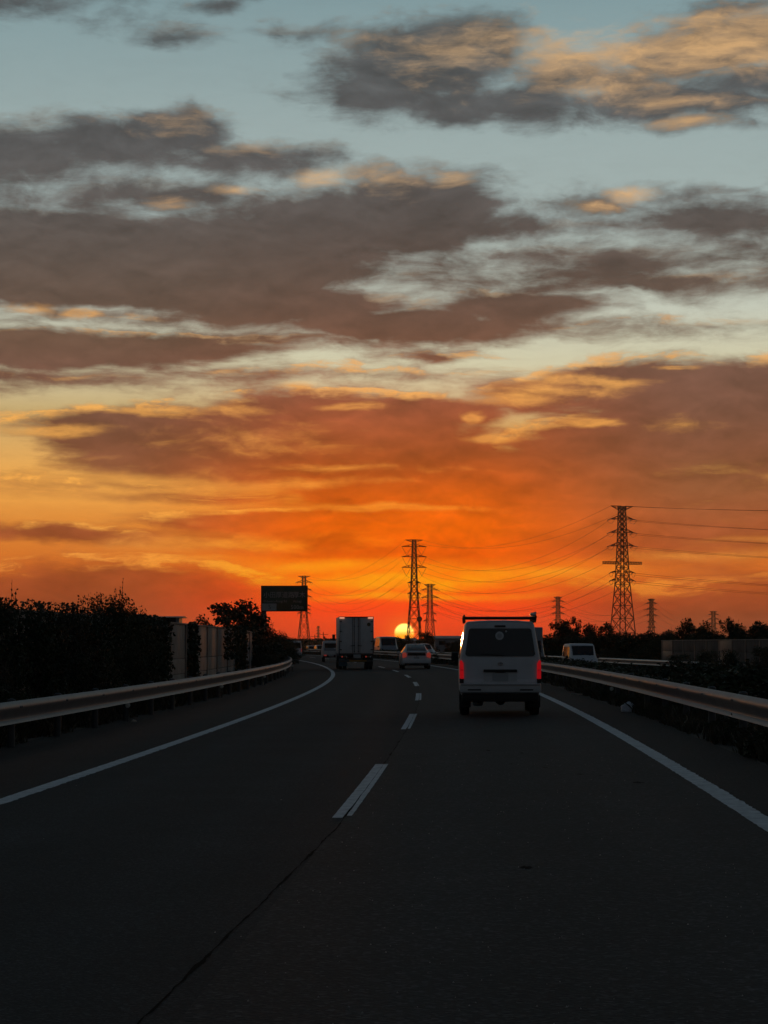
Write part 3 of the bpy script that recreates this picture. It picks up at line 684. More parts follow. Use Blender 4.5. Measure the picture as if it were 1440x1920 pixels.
pan(bo, 'reflector', rrect(.40, .68, .535, .565, .01, 2), lambda x, z: -.088, .006, 'dark'); pan(bo, 'reflector', rrect(-.68, -.40, .535, .565, .01, 2), lambda x, z: -.088, .006, 'dark')
uv = MB(); uv.bbox((0, .16, .40), (1.60, .24, .20), .04); uv.bbox((0, 2.3, .42), (1.45, 4.0, .12), .03); uv.bbox((0, .9, .33), (1.3, .12, .10), .03); uv.lathe([(.05, -.11), (.11, -.08), (.11, .08), (.05, .11)], 12, 'y', (.02, .9, .32)); uv.build('underbody', MT['dark'], van, True, 40)
ex = MB(); ex.tube([(-.50, .9, .30), (-.50, .3, .27), (-.52, -.02, .255)], .032, 10); ex.bbox((-.46, .45, .27), (.20, .5, .12), .04); ex.build('exhaust', MT['post'], van, True, 40)
for sd in (-1, 1): MB().bbox((sd * .73, .48, .30), (.24, .012, .26), .004).build('mud_flap', MT['dark'], van)
wheels(van, .325, .195, .735, (.92, 3.5))
vb.side_glass(van, .55, 1.75, .08, .9); vb.side_glass(van, 1.82, 2.75, .08, .9); vb.side_glass(van, 2.85, 3.45, .08, .86, s1=.35); vb.top_glass(van, 3.74, 4.22)
mirrors(van, .85, 3.75, 1.22)
for sd in (-1, 1):
    MB().bbox((sd * .64, 4.56, .86), (.26, .12, .16), .04).build('headlamp', MT['clearlamp'], van, True, 40)
rk = MB()
for y in (.30, 1.1, 1.9, 2.7):
    rk.bbox((0, y, 2.055), (1.50, .05, .035), .01)
    for sd in (-1, 1): rk.bar((sd * .735, y, 1.95), (sd * .75, y, 2.08), .045)
for sd in (-1, 1): rk.bbox((sd * .745, 1.55, 2.085), (.035, 2.75, .05), .01)
rk.bbox((0, .18, 2.035), (1.50, .08, .055), .02)
rk.bar((-.755, .2, 1.93), (-.755, .2, 2.09), .025, .05); rk.bar((.74, .2, 1.96), (.76, .2, 2.085), .03, .05)
rko = rk.build('roof_rack', MT['dark'], van, True, 40)
cl = MB(); cl.bar((.70, .18, 2.09), (.75, .22, 2.16), .035); cl.bar((.75, .22, 2.16), (.66, .5, 2.14), .03); cl.bbox((.70, .45, 2.12), (.12, .5, .05), .015); cl.build('ladder_clamp', MT['chrome'], rko, True, 40)

# --- box truck in the left lane
TZ = 132.0; tx = at(668, TZ)
tr = vehicle('box_truck', 'box truck with a tall grey-white cargo box seen from behind in the left lane', tx, TZ, zroad(tx - rx(TZ)), heading(TZ + 3) + .006, 'truck', 'vehicles driving ahead')
hw = 1.05
b = MB(); b.bbox((0, 3.1, 2.07), (2 * hw, 6.2, 2.22), .03); cb = b.build('cargo_box', MT['boxwhite'], tr, True, 40)
for sd in (-1, 1):
    m = MB(); m.bbox((sd * .48, -.012, 2.05), (.93, .035, 2.08), .012); d = m.build('rear_door', MT['boxwhite'], cb, True, 40)
    m = MB(); m.tube([(sd * .12, -.05, 1.0), (sd * .12, -.05, 3.12)], .018, 8); m.tube([(sd * .22, -.05, 1.0), (sd * .22, -.05, 3.12)], .012, 8)
    for z in (1.1, 1.45, 2.6, 3.05): m.box((sd * .12, -.045, z), (.07, .05, .05))
    m.bar((sd * .12, -.06, 1.45), (sd * .34, -.06, 1.43), .035); m.build('lock_rod', MT['post'], d)
    m = MB()
    for z in (1.2, 1.7, 2.3, 2.9): m.box((sd * .93, -.035, z), (.12, .02, .06))
    m.build('hinge', MT['post'], d)
    MB().bbox((sd * 1.03, -.01, 2.07), (.06, .06, 2.24), .01).build('corner_post', MT['chrome'], cb, True, 40)
    MB().bbox((sd * .86, -.05, 3.115), (.30, .05, .075), .012).build('marker_lamp', MT['marker'], cb, True, 40)
MB().bbox((0, -.012, 3.165), (2.12, .06, .05), .01).build('header', MT['dark'], cb, True, 40)
disc(.76, 2.72, .115, cb, 'emblem', 'green', .006, -.031, lambda x, z: 0)
MB().bbox((0, -.01, .93), (2.1, .10, .10), .015).build('rear_sill', MT['post'], tr, True, 40)
ch = MB()
for sd in (-1, 1): ch.box((sd * .38, 3.6, .82), (.09, 7.0, .22))
for y in (.4, 1.6, 3.0, 4.6): ch.box((0, y, .82), (.9, .12, .14))
ch.box((.75, 3.0, .70), (.5, .9, .4)); ch.build('chassis', MT['dark'], tr)
for sd in (-1, 1):
    l = MB().bbox((sd * .72, -.05, .78), (.40, .08, .13), .015).build('lamp_bar', MT['dark'], tr, True, 40)
    for k, (dx_, m) in enumerate(((-.13, 'red_dim'), (0, 'amber'), (.13, 'clearlamp'))): disc(sd * .72 + dx_, .78, .045, l, 'lamp', m, .02, -.088, lambda x, z: 0)
    MB().bbox((sd * .78, .35, .45), (.5, .015, .5), .004).build('mud_flap', MT['blue'] if sd < 0 else MT['dark'], tr)
MB().bbox((.05, -.06, .80), (.44, .02, .22), .01).build('number_plate', MT['plate'], tr)
bm_ = MB().bbox((0, .0, .52), (2.0, .10, .12), .02).build('rear_bumper', MT['post'], tr, True, 40)
MB().bbox((.10, -.06, .53), (1.05, .012, .10), .004).build('reflector', MT['amber'], bm_)
wheels(tr, .40, .22, .92, (1.5, 5.6, 7.0), True)
cabb = Body([(6.45, .55, 1.3, 2.25, 1.0, .93), (6.6, .45, 1.3, 2.34, 1.04, .95), (7.6, .42, 1.3, 2.34, 1.04, .95), (8.0, .42, 1.25, 1.9, 1.03, .93), (8.15, .42, 1.1, 1.2, 1.0, .9)], .02, .09)
cab = cabb.build(tr, MT['grey'], 'cab'); cabb.side_glass(cab, 6.95, 7.75, .08, .85, s1=.2); cabb.top_glass(cab, 7.64, 8.08)
dfl = MB(); dfl.add([(-.85, 6.7, 2.34), (.85, 6.7, 2.34), (.85, 7.7, 2.36), (-.85, 7.7, 2.36), (-.85, 6.6, 2.95), (.85, 6.6, 2.95)], [(0, 1, 2, 3), (2, 5, 4, 3), (0, 4, 5, 1), (1, 5, 2), (0, 3, 4)]); dfl.build('wind_deflector', MT['grey'], tr)
for sd in (-1, 1):
    m = MB(); m.bbox((sd * 1.16, 7.95, 1.95), (.18, .08, .40), .03); m.bar((sd * .98, 7.9, 2.15), (sd * 1.14, 7.95, 2.1), .03); m.build('mirror', MT['dark'], tr, True, 40)

# --- cars, vans: shared builder for the smaller ones
def rear_lights(root, poly_r, f, m='red_dim', th=.03):
    for sd in (-1, 1):
        poly = poly_r if sd > 0 else [(-x, z) for x, z in poly_r[::-1]]
        pan(root, 'tail_lamp', poly, f, th, m)
HB = [(0, .34, .86, .99, .79, .64), (.06, .26, .92, 1.05, .862, .67), (.5, .2, .93, 1.24, .872, .61), (1.2, .2, .93, 1.45, .872, .575), (1.9, .2, .93, 1.485, .872, .565), (2.5, .2, .93, 1.45, .872, .565), (3.35, .2, .92, 1.02, .872, .64), (4.1, .22, .78, .84, .86, .62), (4.42, .28, .6, .66, .78, .52)]
CZ = 131.0; cx_ = at(781, CZ)
car = vehicle('hatchback_car', 'white hatchback car in the right lane between the truck and the van', cx_, CZ, zroad(cx_ - rx(CZ)), heading(CZ + 2), 'car', 'vehicles driving ahead')
hb = Body(HB, .02, .08); hb.build(car, MT['white']); fz = lambda x, z: -.002
hb.top_glass(car, .10, 1.22, .93, 'rear_window'); hb.side_glass(car, .95, 2.0, .1, .9, s0=.3); hb.side_glass(car, 2.06, 2.7, .1, .88, s1=.45); hb.top_glass(car, 2.55, 3.3, .93)
pan(car, 'lower_rear_window', rrect(-.55, .55, .80, .96, .03, 4, -.52, .52), fz, .012, 'glass')
MB().bbox((0, .03, 1.01), (1.22, .14, .035), .012).build('spoiler', MT['white'], car, True, 40)
rear_lights(car, [(.60, .72), (.84, .66), (.862, .90), (.78, 1.0), (.66, .98), (.60, .90)], lambda x, z: .05 - .06 * (abs(x) < .7), 'red_dim', .05)
pan(car, 'number_plate', rrect(-.165, .165, .58, .74, .012, 3), fz, .012, 'plate')
disc(0, .775, .035, car, 'emblem', 'chrome', .008, -.015, lambda x, z: 0)
bo = MB().bbox((0, .02, .47), (1.66, .20, .26), .06).build('rear_bumper', MT['white'], car, True, 40); MB().bbox((0, .04, .30), (1.42, .20, .16), .05).build('diffuser', MT['dark'], bo, True, 40)
wheels(car, .31, .19, .765, (.85, 3.55)); mirrors(car, .86, 2.95, .98, .16, .12, 'white')
for sd in (-1, 1): MB().bbox((sd * .66, 4.25, .70), (.26, .2, .12), .04).build('headlamp', MT['clearlamp'], car, True, 40)
an = MB(); an.bar((0, 1.2, 1.45), (0, 1.05, 1.56), .02, .06); an.build('roof_antenna', MT['white'], car)

def front_face(root, L, w, z0, z1, lampz, grille=True):
    f = lambda x, z: L + .012
    for sd in (-1, 1): pan(root, 'headlamp', rrect(min(sd * w * .58, sd * w * .93), max(sd * w * .58, sd * w * .93), lampz - .07, lampz + .08, .03, 3), f, .06, 'clearlamp')
    if grille: pan(root, 'grille', rrect(-w * .5, w * .5, lampz - .06, lampz + .05, .03, 3), f, .05, 'dark')
    pan(root, 'front_bumper', rrect(-w * .97, w * .97, z0, z0 + .24, .06, 3), lambda x, z: L + .05, .12, 'dark')
    pan(root, 'number_plate', rrect(-.165, .165, z0 + .05, z0 + .21, .012, 3), lambda x, z: L + .06, .02, 'plate')
def small_van(name, label, X, Z, oz, head, w, h, L, mt, oncoming, cat='van', group='vehicles coming towards us'):
    root = vehicle(name, label, X, Z, oz, head, cat, group, oncoming); k = h / 1.9; hwid = w / 2
    st = [(0, .36, 1.05 * k, 1.82 * k, hwid * .96, hwid * .82), (.08, .32, 1.08 * k, 1.87 * k, hwid, hwid * .86), (.4, .26, 1.08 * k, 1.9 * k, hwid, hwid * .87), (L * .66, .26, 1.06 * k, 1.9 * k, hwid, hwid * .86), (L * .76, .26, 1.04 * k, 1.82 * k, hwid, hwid * .84), (L * .90, .26, .98 * k, 1.16 * k, hwid * .99, hwid * .8), (L * .97, .3, .84 * k, .95 * k, hwid * .96, hwid * .8), (L, .36, .68 * k, .74 * k, hwid * .9, hwid * .72)]
    bd = Body(st, .025, .09); bd.build(root, mt)
    bd.top_glass(root, L * .775, L * .893, .95); bd.side_glass(root, L * .5, L * .74, .08, .88, s1=.3); bd.side_glass(root, L * .1, L * .46, .08, .88)
    pan(root, 'rear_window', rrect(-hwid * .82, hwid * .82, 1.12 * k, 1.7 * k, .06, 4, -hwid * .76, hwid * .76), lambda x, z: -.002, .012, 'glass')
    rear_lights(root, [(hwid * .84, .72 * k), (hwid * .97, .72 * k), (hwid * .97, 1.05 * k), (hwid * .86, 1.05 * k)], lambda x, z: .01, 'red_dim', .03)
    pan(root, 'rear_plate', rrect(-.165, .165, .62, .78, .012, 3), lambda x, z: -.002, .012, 'plate')
    MB().bbox((0, .03, .46), (w * .97, .18, .2), .05).build('rear_bumper', mt, root, True, 40)
    front_face(root, L, hwid, .34, .6, .70 * k); wheels(root, .29, .17, hwid - .1, (L * .2, L * .8)); mirrors(root, hwid, L * .80, 1.12 * k, .14, .17, 'dark')
    wi = MB()
    for x in (-.35, .1): wi.bar((x * 1.2, L * .895, 1.2 * k), (x * 1.2 + .45, L * .875, 1.28 * k), .015)
    wi.build('wiper', MT['dark'], root)
    return root, bd
# white minivan coming the other way
z_ = 128.0; X = at(1090, z_)
small_van('minivan', 'white minivan coming towards us beyond the median hedge', X, z_ + 4.2, -.36, heading(z_), 1.68, 1.86, 4.2, MT['white'], True)
# car whose pale roof shows above the hatchback
z_ = 207.0; X = at(792, z_)
oc = vehicle('oncoming_car', 'oncoming car with only its pale roof showing behind the white hatchback', X, z_ + 4.4, -.35, heading(z_), 'car', 'vehicles coming towards us', True)
ob = Body(HB, .05, .08); ob.build(oc, MT['white2']); ob.top_glass(oc, .10, 1.22, .93, 'rear_window'); ob.side_glass(oc, .95, 2.0, .1, .9, s0=.3); ob.side_glass(oc, 2.06, 2.7, .1, .88, s1=.45); ob.top_glass(oc, 2.55, 3.3, .93)
front_face(oc, 4.42, .80, .3, .6, .62); wheels(oc, .31, .19, .765, (.85, 3.55)); mirrors(oc, .86, 2.95, .98, .16, .12, 'dark'); oc.scale = (1.12, 1.0, 1.22)
# minibus with a broad dark windscreen
z_ = 238.0; X = at(719, z_)
mb_, bd = small_van('minibus', 'oncoming minibus with a broad dark windscreen just right of the box truck', X, z_ + 6.0, -.35, heading(z_), 2.05, 2.62, 6.2, MT['grey'], True, 'minibus')  # grey paint here carries the shade on its side turned from the sun
# box lorry half hidden by our van
z_ = 142.0; X = at(988, z_)
ol = vehicle('light_truck', 'grey oncoming box lorry half hidden behind the right side of the white van', X, z_ + 6, -.36, heading(z_), 'truck', 'vehicles coming towards us', True)
MB().bbox((0, 2.0, 1.95), (1.95, 4.0, 2.0), .04).build('cargo_box', MT['grey'], ol, True, 40)
cbd = Body([(4.05, .5, 1.2, 2.0, .88, .8), (4.15, .4, 1.2, 2.1, .92, .82), (5.2, .4, 1.2, 2.1, .92, .82), (5.6, .4, 1.15, 1.6, .91, .8), (5.85, .42, 1.0, 1.08, .88, .78)], .02, .08)
c2 = cbd.build(ol, MT['grey'], 'cab'); cbd.side_glass(c2, 4.5, 5.4, .08, .85, s1=.2); cbd.top_glass(c2, 5.24, 5.76); front_face(c2, 5.85, .88, .4, .6, .78); wheels(ol, .35, .2, .78, (1.1, 5.1), True)
m = MB(); m.box((0, 2.4, .7), (.8, 4.6, .2)); m.build('chassis', MT['dark'], ol)
mirrors(ol, .95, 5.6, 1.6, .18, .34)
# small flatbed truck ahead of the box truck
z_ = 186.0; X = at(622, z_)
kt = vehicle('flatbed_truck', 'small white flatbed truck ahead of the box truck on its left', X, z_, zroad(-5.4), heading(z_) , 'truck', 'vehicles driving ahead')
kb = Body([(2.05, .45, 1.1, 1.72, .72, .62), (2.15, .4, 1.1, 1.80, .74, .64), (2.9, .38, 1.1, 1.80, .74, .64), (3.2, .38, 1.05, 1.3, .73, .62), (3.38, .4, .9, .96, .70, .58)], .02, .07)
k2 = kb.build(kt, MT['white'], 'cab'); kb.side_glass(k2, 2.4, 3.0, .08, .88, s1=.15); kb.top_glass(k2, 2.93, 3.18)
pan(k2, 'rear_window', rrect(-.5, .5, 1.2, 1.6, .04, 3), lambda x, z: 2.045, .012, 'glass')
m = MB(); m.box((0, 1.0, .66), (1.42, 2.0, .06))
for sd in (-1, 1): m.box((sd * .70, 1.0, .82), (.03, 2.0, .28))
m.box((0, .015, .82), (1.42, .03, .28)); m.build('flatbed', MT['white2'], kt)
m = MB(); m.box((-.2, .9, .95), (.8, 1.2, .5)); m.box((.3, 1.4, .9), (.5, .5, .4)); m.build('load', MT['grey'], kt)
rear_lights(kt, [(.42, .52), (.66, .52), (.66, .62), (.42, .62)], lambda x, z: -.01, 'red_dim', .03)
pan(kt, 'number_plate', rrect(-.165, .165, .48, .64, .012, 3), lambda x, z: -.01, .012, 'plate')
MB().bbox((0, .05, .45), (1.3, .1, .1), .02).build('rear_bumper', MT['dark'], kt, True, 40)
wheels(kt, .27, .15, .62, (.75, 2.75)); mirrors(kt, .74, 3.2, 1.3, .12, .2)
m = MB()
for sd in (-1, 1): m.box((sd * .3, 1.6, .55), (.07, 3.0, .12))
m.build('chassis', MT['dark'], kt)
# small van far round the bend
z_ = 236.0; X = at(554, z_)
small_van('small_van', 'small white van far ahead where the road bends behind the left shrubs', X, z_, zroad(-5.4), heading(z_), 1.46, 1.85, 3.4, MT['white'], False, 'van', 'vehicles driving ahead')
# two more far round the bend, beyond the median rail
for i, (px, z_, lab) in enumerate(((581, 330.0, 'tiny pale car far away beside the foot of the sign\'s pylon'), (597, 318.0, 'tiny pale car far away left of the flatbed truck'))):
    X = at(px, z_); small_van('distant_car', lab, X, z_ + 3.6, -.35, heading(z_), 1.6, 1.55 + .1 * i, 3.7, MT['grey'], True, 'car')

# ------------------------------------------------------------------ overhead sign
SZ = 217.0
sx0, sx1 = at(491, SZ), at(576.5, SZ); sz0, sz1 = up(1146, SZ), up(1099.5, SZ)
sg = empty('direction_sign', (at(495, SZ), SZ, zroad(-10))); tag(sg, 'large dark green overhead direction sign on a cantilever post above the left shoulder', 'road sign')
ox, oz = sg.location.x, sg.location.z
W_, H_ = sx1 - sx0, sz1 - sz0
bmx = (sx0 + sx1) / 2 - ox; bmz = (sz0 + sz1) / 2 - oz
pn = MB().bbox((bmx, -.55, bmz), (W_, .10, H_), .05).build('sign_panel', MT['sign'], sg, True, 40)
fr = MB()
for zz in (bmz - H_/2, bmz + H_/2): fr.box((bmx, -.55, zz), (W_ + .10, .16, .09))
for xx in (bmx - W_/2, bmx + W_/2): fr.box((xx, -.55, bmz), (.09, .155, H_ - .09))
fr.build('sign_frame', MT['signdark'], sg)
ps = MB(); ps.tube([(0, 0, -.2), (0, 0, bmz + H_ * .3)], [.30, .24], 16); ps.lathe([(.45, -.1), (.45, .06), (.34, .08)], 16); ps.build('post', MT['signpost'], sg, True, 40)
for k in (-.22, .26):
    ar = MB(); ar.tube([(0, -.25, bmz + H_ * k), (bmx + W_ * .45, -.30, bmz + H_ * k)], [.14, .10], 12); ar.build('arm', MT['signpost'], sg, True, 40)
def text(s, x, z, size, m, name='lettering', align='LEFT', sx=1.0):
    cu = bpy.data.curves.new('lettering', 'FONT'); cu.body = s; cu.size = size; cu.align_x = align; cu.align_y = 'CENTER'; cu.extrude = .004; cu.resolution_u = 2
    o = bpy.data.objects.new('lettering', cu); COL.objects.link(o)
    dg = bpy.context.evaluated_depsgraph_get(); me = bpy.data.meshes.new_from_object(o.evaluated_get(dg)); bpy.data.objects.remove(o)
    me.materials.clear(); me.materials.append(m)
    t = link(name, me, pn, (x, -.607, z)); t.rotation_euler = (PI / 2, 0, 0); t.scale = (sx, 1, 1); return t
L0 = bmx - W_/2
text('小田厚道路', L0 + .20, bmz + .33, .66, MT['signtext'], sx=.92); text('厚木', bmx + W_ * .19, bmz + .33, .66, MT['signtext'], sx=.92)
text('Odawara-Atsugi Rd', L0 + .22, bmz - .27, .34, MT['signtext'], sx=.85); text('Atsugi', bmx + W_ * .19, bmz - .27, .34, MT['signtext'])
MB().box((L0 + .78, -.605, bmz - .84), (1.42, .012, .70)).build('number_field', MT['signtext'], pn)
t_ = text('5', L0 + .66, bmz - .86, .62, MT['sign']); t_.location.y = -.6165
text('500m', bmx + W_ * .14, bmz - .86, .56, MT['signtext'])

# ------------------------------------------------------------------ pylons
def half_at(prof, z):
    for (za, ha), (zb, hb_) in zip(prof, prof[1:]):
        if z <= zb: return ha + (hb_ - ha) * (z - za) / (zb - za)
    return prof[-1][1]
def pylon(label, px, Z, prof_px, arms_px, phi, bar=.28, base_y=None, dish=None, vees=False, seg=1.25, group='steel power pylons'):
    """prof_px: (photo row, half width in px); arms_px: (row, half span px, root height px, kind)"""
    s = Z / F_PX; gz = -.86; X = at(px, Z); c, sn = math.cos(phi), math.sin(phi)
    root = empty('power_pylon', (X, Z, gz), phi); tag(root, label, 'pylon', group)
    prof = sorted(((up(y, Z) - gz), w * s / (c + abs(sn))) for y, w in prof_px)
    if prof[0][0] > .1: prof = [(0, prof[0][1] + (prof[0][1] - prof[1][1]) * (prof[0][0]) / (prof[1][0] - prof[0][0]))] + prof
    top = prof[-1][0]
    zs = [p[0] for p in prof]
    for i, j in ((-1, -1), (1, -1), (1, 1), (-1, 1)):
        m = MB()
        for (za, ha), (zb, hb_) in zip(prof, prof[1:]): m.bar((i * ha, j * ha, za), (i * hb_, j * hb_, zb), bar)
        m.build('leg', MT['steel'], root)
    br = MB(); z = 0.0; lev = [0.0]
    while z < top - .5:
        z = min(top, z + max(2.2, half_at(prof, z) * 2 * seg)); lev.append(z)
    b2 = bar * .66
    for za, zb in zip(lev, lev[1:]):
        ha, hb_ = half_at(prof, za), half_at(prof, zb); ca = [(-ha, -ha), (ha, -ha), (ha, ha), (-ha, ha)]; cb_ = [(-hb_, -hb_), (hb_, -hb_), (hb_, hb_), (-hb_, hb_)]
        for k in range(4):
            l = (k + 1) % 4
            br.bar((*ca[k], za), (*cb_[l], zb), b2); br.bar((*ca[l], za), (*cb_[k], zb), b2); br.bar((*cb_[k], zb), (*cb_[l], zb), b2)
    tag(br.build('bracing', MT['steel'], root), kind='stuff')
    tips = {}
    for n, (y, hs, rh, kind) in enumerate(arms_px):
        z = up(y, Z) - gz; sp = hs * s / c; h = rh * s; hb_ = half_at(prof, z)
        for sd in (-1, 1):
            m = MB(); tip = (sd * sp, 0, z)
            if kind == 'flat':
                for q in (-1, 1):
                    m.bar((sd * hb_, q * hb_, z), (sd * sp, q * .25, z), b2); m.bar((sd * hb_, q * hb_, z + h), (sd * sp, q * .25, z + h), b2)
                    for t in range(6):
                        xa = sd * (hb_ + (sp - hb_) * t / 6); xb = sd * (hb_ + (sp - hb_) * (t + 1) / 6); m.bar((xa, q * .3, z), (xb, q * .3, z + h), b2 * .55); m.bar((xb, q * .3, z), (xb, q * .3, z + h), b2 * .8)
            else:
                up_ = h if kind != 'top' else -h
                for q in (-1, 1):
                    m.bar((sd * hb_, q * hb_, z), tip, bar * .9); m.bar((sd * half_at(prof, min(top, z + up_)), q * hb_, min(top, z + up_)), tip, b2)
                    for t in (.35, .65):
                        xa = sd * (hb_ + (sp - hb_) * t); m.bar((xa, q * hb_ * (1 - t), z), (xa, q * hb_ * (1 - t), z + up_ * (1 - t)), b2 * .8)
            a = m.build('cross_arm', MT['steel'], root)
            if kind in ('arm', 'small'):
                i_ = MB(); L = (6 if kind == 'arm' else 3.4) * (s / .2317) ** .5
                if vees:
                    i_.bar((sd * sp, 0, z), (sd * (sp + hb_) / 2 * 1.06, 0, z - L * .72), .16); i_.bar((sd * hb_ * 1.3, 0, z), (sd * (sp + hb_) / 2 * 1.06, 0, z - L * .72), .16); tp = (sd * (sp + hb_) / 2 * 1.06, 0, z - L * .72)
                else:
                    for q in (-1, 1): i_.tube([(sd * sp, 0, z), (sd * sp, q * L * .5, z - .6)], .16, 6)
                    i_.tube([(sd * sp, q * L * .5, z - .6 - 1.6 * (1 - (q) ** 2)) for q in (-1, -.5, 0, .5, 1)], .06, 5); tp = (sd * sp, 0, z - .3)
                i_.build('insulator', MT['ceramic'], a)
                tips[(n, sd)] = tp
            else: tips[(n, sd)] = tip
    if dish:
        dx_, dy_, dr = dish; m = MB(); z = up(dy_, Z) - gz
        m.lathe([(.3, .6), (dr * s, .4), (dr * s, -.3), (dr * s * .8, -.5)], 20, 'y', (dx_ * s, -half_at(prof, z) - .8, z)); m.bar((dx_ * s, -half_at(prof, z) - .4, 0), (dx_ * s, -half_at(prof, z) - .4, z), .6); m.build('dish_antenna', MT['steel'], root, True, 40)
    mw = Matrix.Translation(root.location) @ Matrix.Rotation(phi, 4, 'Z')
    return root, {k: mw @ Vector(p) for k, p in tips.items()}
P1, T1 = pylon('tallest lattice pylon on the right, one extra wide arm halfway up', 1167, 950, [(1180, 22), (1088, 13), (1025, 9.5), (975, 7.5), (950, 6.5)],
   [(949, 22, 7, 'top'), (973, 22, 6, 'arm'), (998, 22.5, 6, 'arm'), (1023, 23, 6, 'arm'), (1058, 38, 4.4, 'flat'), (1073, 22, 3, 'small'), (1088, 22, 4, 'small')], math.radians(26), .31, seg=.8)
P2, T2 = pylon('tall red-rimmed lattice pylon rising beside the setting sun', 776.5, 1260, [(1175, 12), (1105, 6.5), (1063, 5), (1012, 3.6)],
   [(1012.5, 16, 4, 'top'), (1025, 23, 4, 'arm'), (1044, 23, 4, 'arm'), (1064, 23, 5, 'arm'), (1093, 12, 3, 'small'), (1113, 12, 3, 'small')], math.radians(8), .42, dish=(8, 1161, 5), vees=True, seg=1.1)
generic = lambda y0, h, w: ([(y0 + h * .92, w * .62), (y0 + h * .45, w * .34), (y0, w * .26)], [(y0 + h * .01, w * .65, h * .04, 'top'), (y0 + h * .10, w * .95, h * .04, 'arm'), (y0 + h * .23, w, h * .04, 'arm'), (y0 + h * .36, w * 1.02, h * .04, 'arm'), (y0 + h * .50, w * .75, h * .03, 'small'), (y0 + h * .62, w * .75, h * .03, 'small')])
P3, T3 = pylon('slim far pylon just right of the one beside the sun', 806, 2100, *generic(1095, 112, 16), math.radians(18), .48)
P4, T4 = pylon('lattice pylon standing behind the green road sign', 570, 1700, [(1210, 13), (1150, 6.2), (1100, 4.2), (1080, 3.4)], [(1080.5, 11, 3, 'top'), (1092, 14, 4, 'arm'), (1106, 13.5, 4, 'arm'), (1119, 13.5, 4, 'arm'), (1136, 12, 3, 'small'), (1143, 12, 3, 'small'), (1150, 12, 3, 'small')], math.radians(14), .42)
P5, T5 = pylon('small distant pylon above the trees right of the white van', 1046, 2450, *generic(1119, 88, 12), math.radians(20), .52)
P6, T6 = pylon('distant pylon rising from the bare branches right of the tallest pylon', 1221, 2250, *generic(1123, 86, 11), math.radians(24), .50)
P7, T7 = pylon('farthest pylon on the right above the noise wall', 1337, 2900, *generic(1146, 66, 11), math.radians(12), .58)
P8, T8 = pylon('faint thin pylon on the horizon left of the box truck', 597, 3600, *generic(1174, 38, 4), math.radians(12), .60)
# conductors
def wire(p, q, sag, r, label, n=28):
    m = MB(); m.tube([(p + (q - p) * (i / n) - Vector((0, 0, 4 * sag * (i / n) * (1 - i / n)))) - p for i in range(n + 1)], r, 4, False)
    o = m.build('power_line', MT['wire'], None, loc=p[:]); tag(o, label, 'power line', 'power lines between the pylons'); return o
def far_end(tips, dx, dy, dz=0): return {k: v + Vector((dx, dy, dz)) for k, v in tips.items()}
E1 = far_end(T1, 330, -250, 1.0); E4 = far_end(T4, -420, 150, 0)
lev = {0: 'ground wire', 1: 'top', 2: 'upper', 3: 'middle', 4: 'lower', 5: 'low', 6: 'lowest'}
def span(A, B, keys, sag, r, words):
    for (ka, kb_) in keys:
        for sd in (-1, 1):
            if (ka, sd) in A and (kb_, sd) in B:
                wire(A[(ka, sd)], B[(kb_, sd)], sag * (.7 if ka == 0 else 1), r, '%s %s, %s conductor' % (lev[ka], words, 'near' if sd > 0 else 'far'))
span(T1, E1, [(k, k) for k in range(0, 4)] + [(5, 5), (6, 6)], 12, .048, 'line from the tallest pylon to the right edge')
span(T2, T1, [(0, 0), (1, 1), (2, 2), (3, 3), (4, 5), (5, 6)], 15, .05, 'line between the sun pylon and the tallest pylon')
span(T4, T2, [(0, 0), (1, 1), (2, 2), (3, 3)], 16, .05, 'line between the sign pylon and the sun pylon')
span(T3, T5, [(1, 1), (2, 2), (3, 3)], 16, .09, 'line from the slim far pylon to the small distant one')
span(T5, T6, [(1, 1), (2, 2), (3, 3)], 14, .09, 'line between the two distant pylons behind the trees')
span(T6, T7, [(1, 1), (2, 2), (3, 3)], 14, .09, 'line between the two distant pylons on the right')

# utility poles on the horizon
for (px, top_y, Z, lab) in ((606.5, 1185, 900, 'slim utility pole on the horizon left of the box truck'), (590.5, 1190, 1000, 'short utility pole on the horizon nearer the sign')):
    X = at(px, Z); h = up(top_y, Z) + .86
    r_ = empty('utility_pole', (X, Z, -.86)); tag(r_, lab, 'utility pole', 'utility poles')
    MB().tube([(0, 0, 0), (0, 0, h)], [.22, .16], 10).build('pole', MT['steel'], r_)
    MB().bar((-2.0, 0, h * .86), (2.0, 0, h * .86), .16).build('cross_arm', MT['steel'], r_)
    MB().lathe([(.3, 0), (.3, .9)], 10, 'z', (.5, 0, h * .62)).build('transformer', MT['steel'], r_)

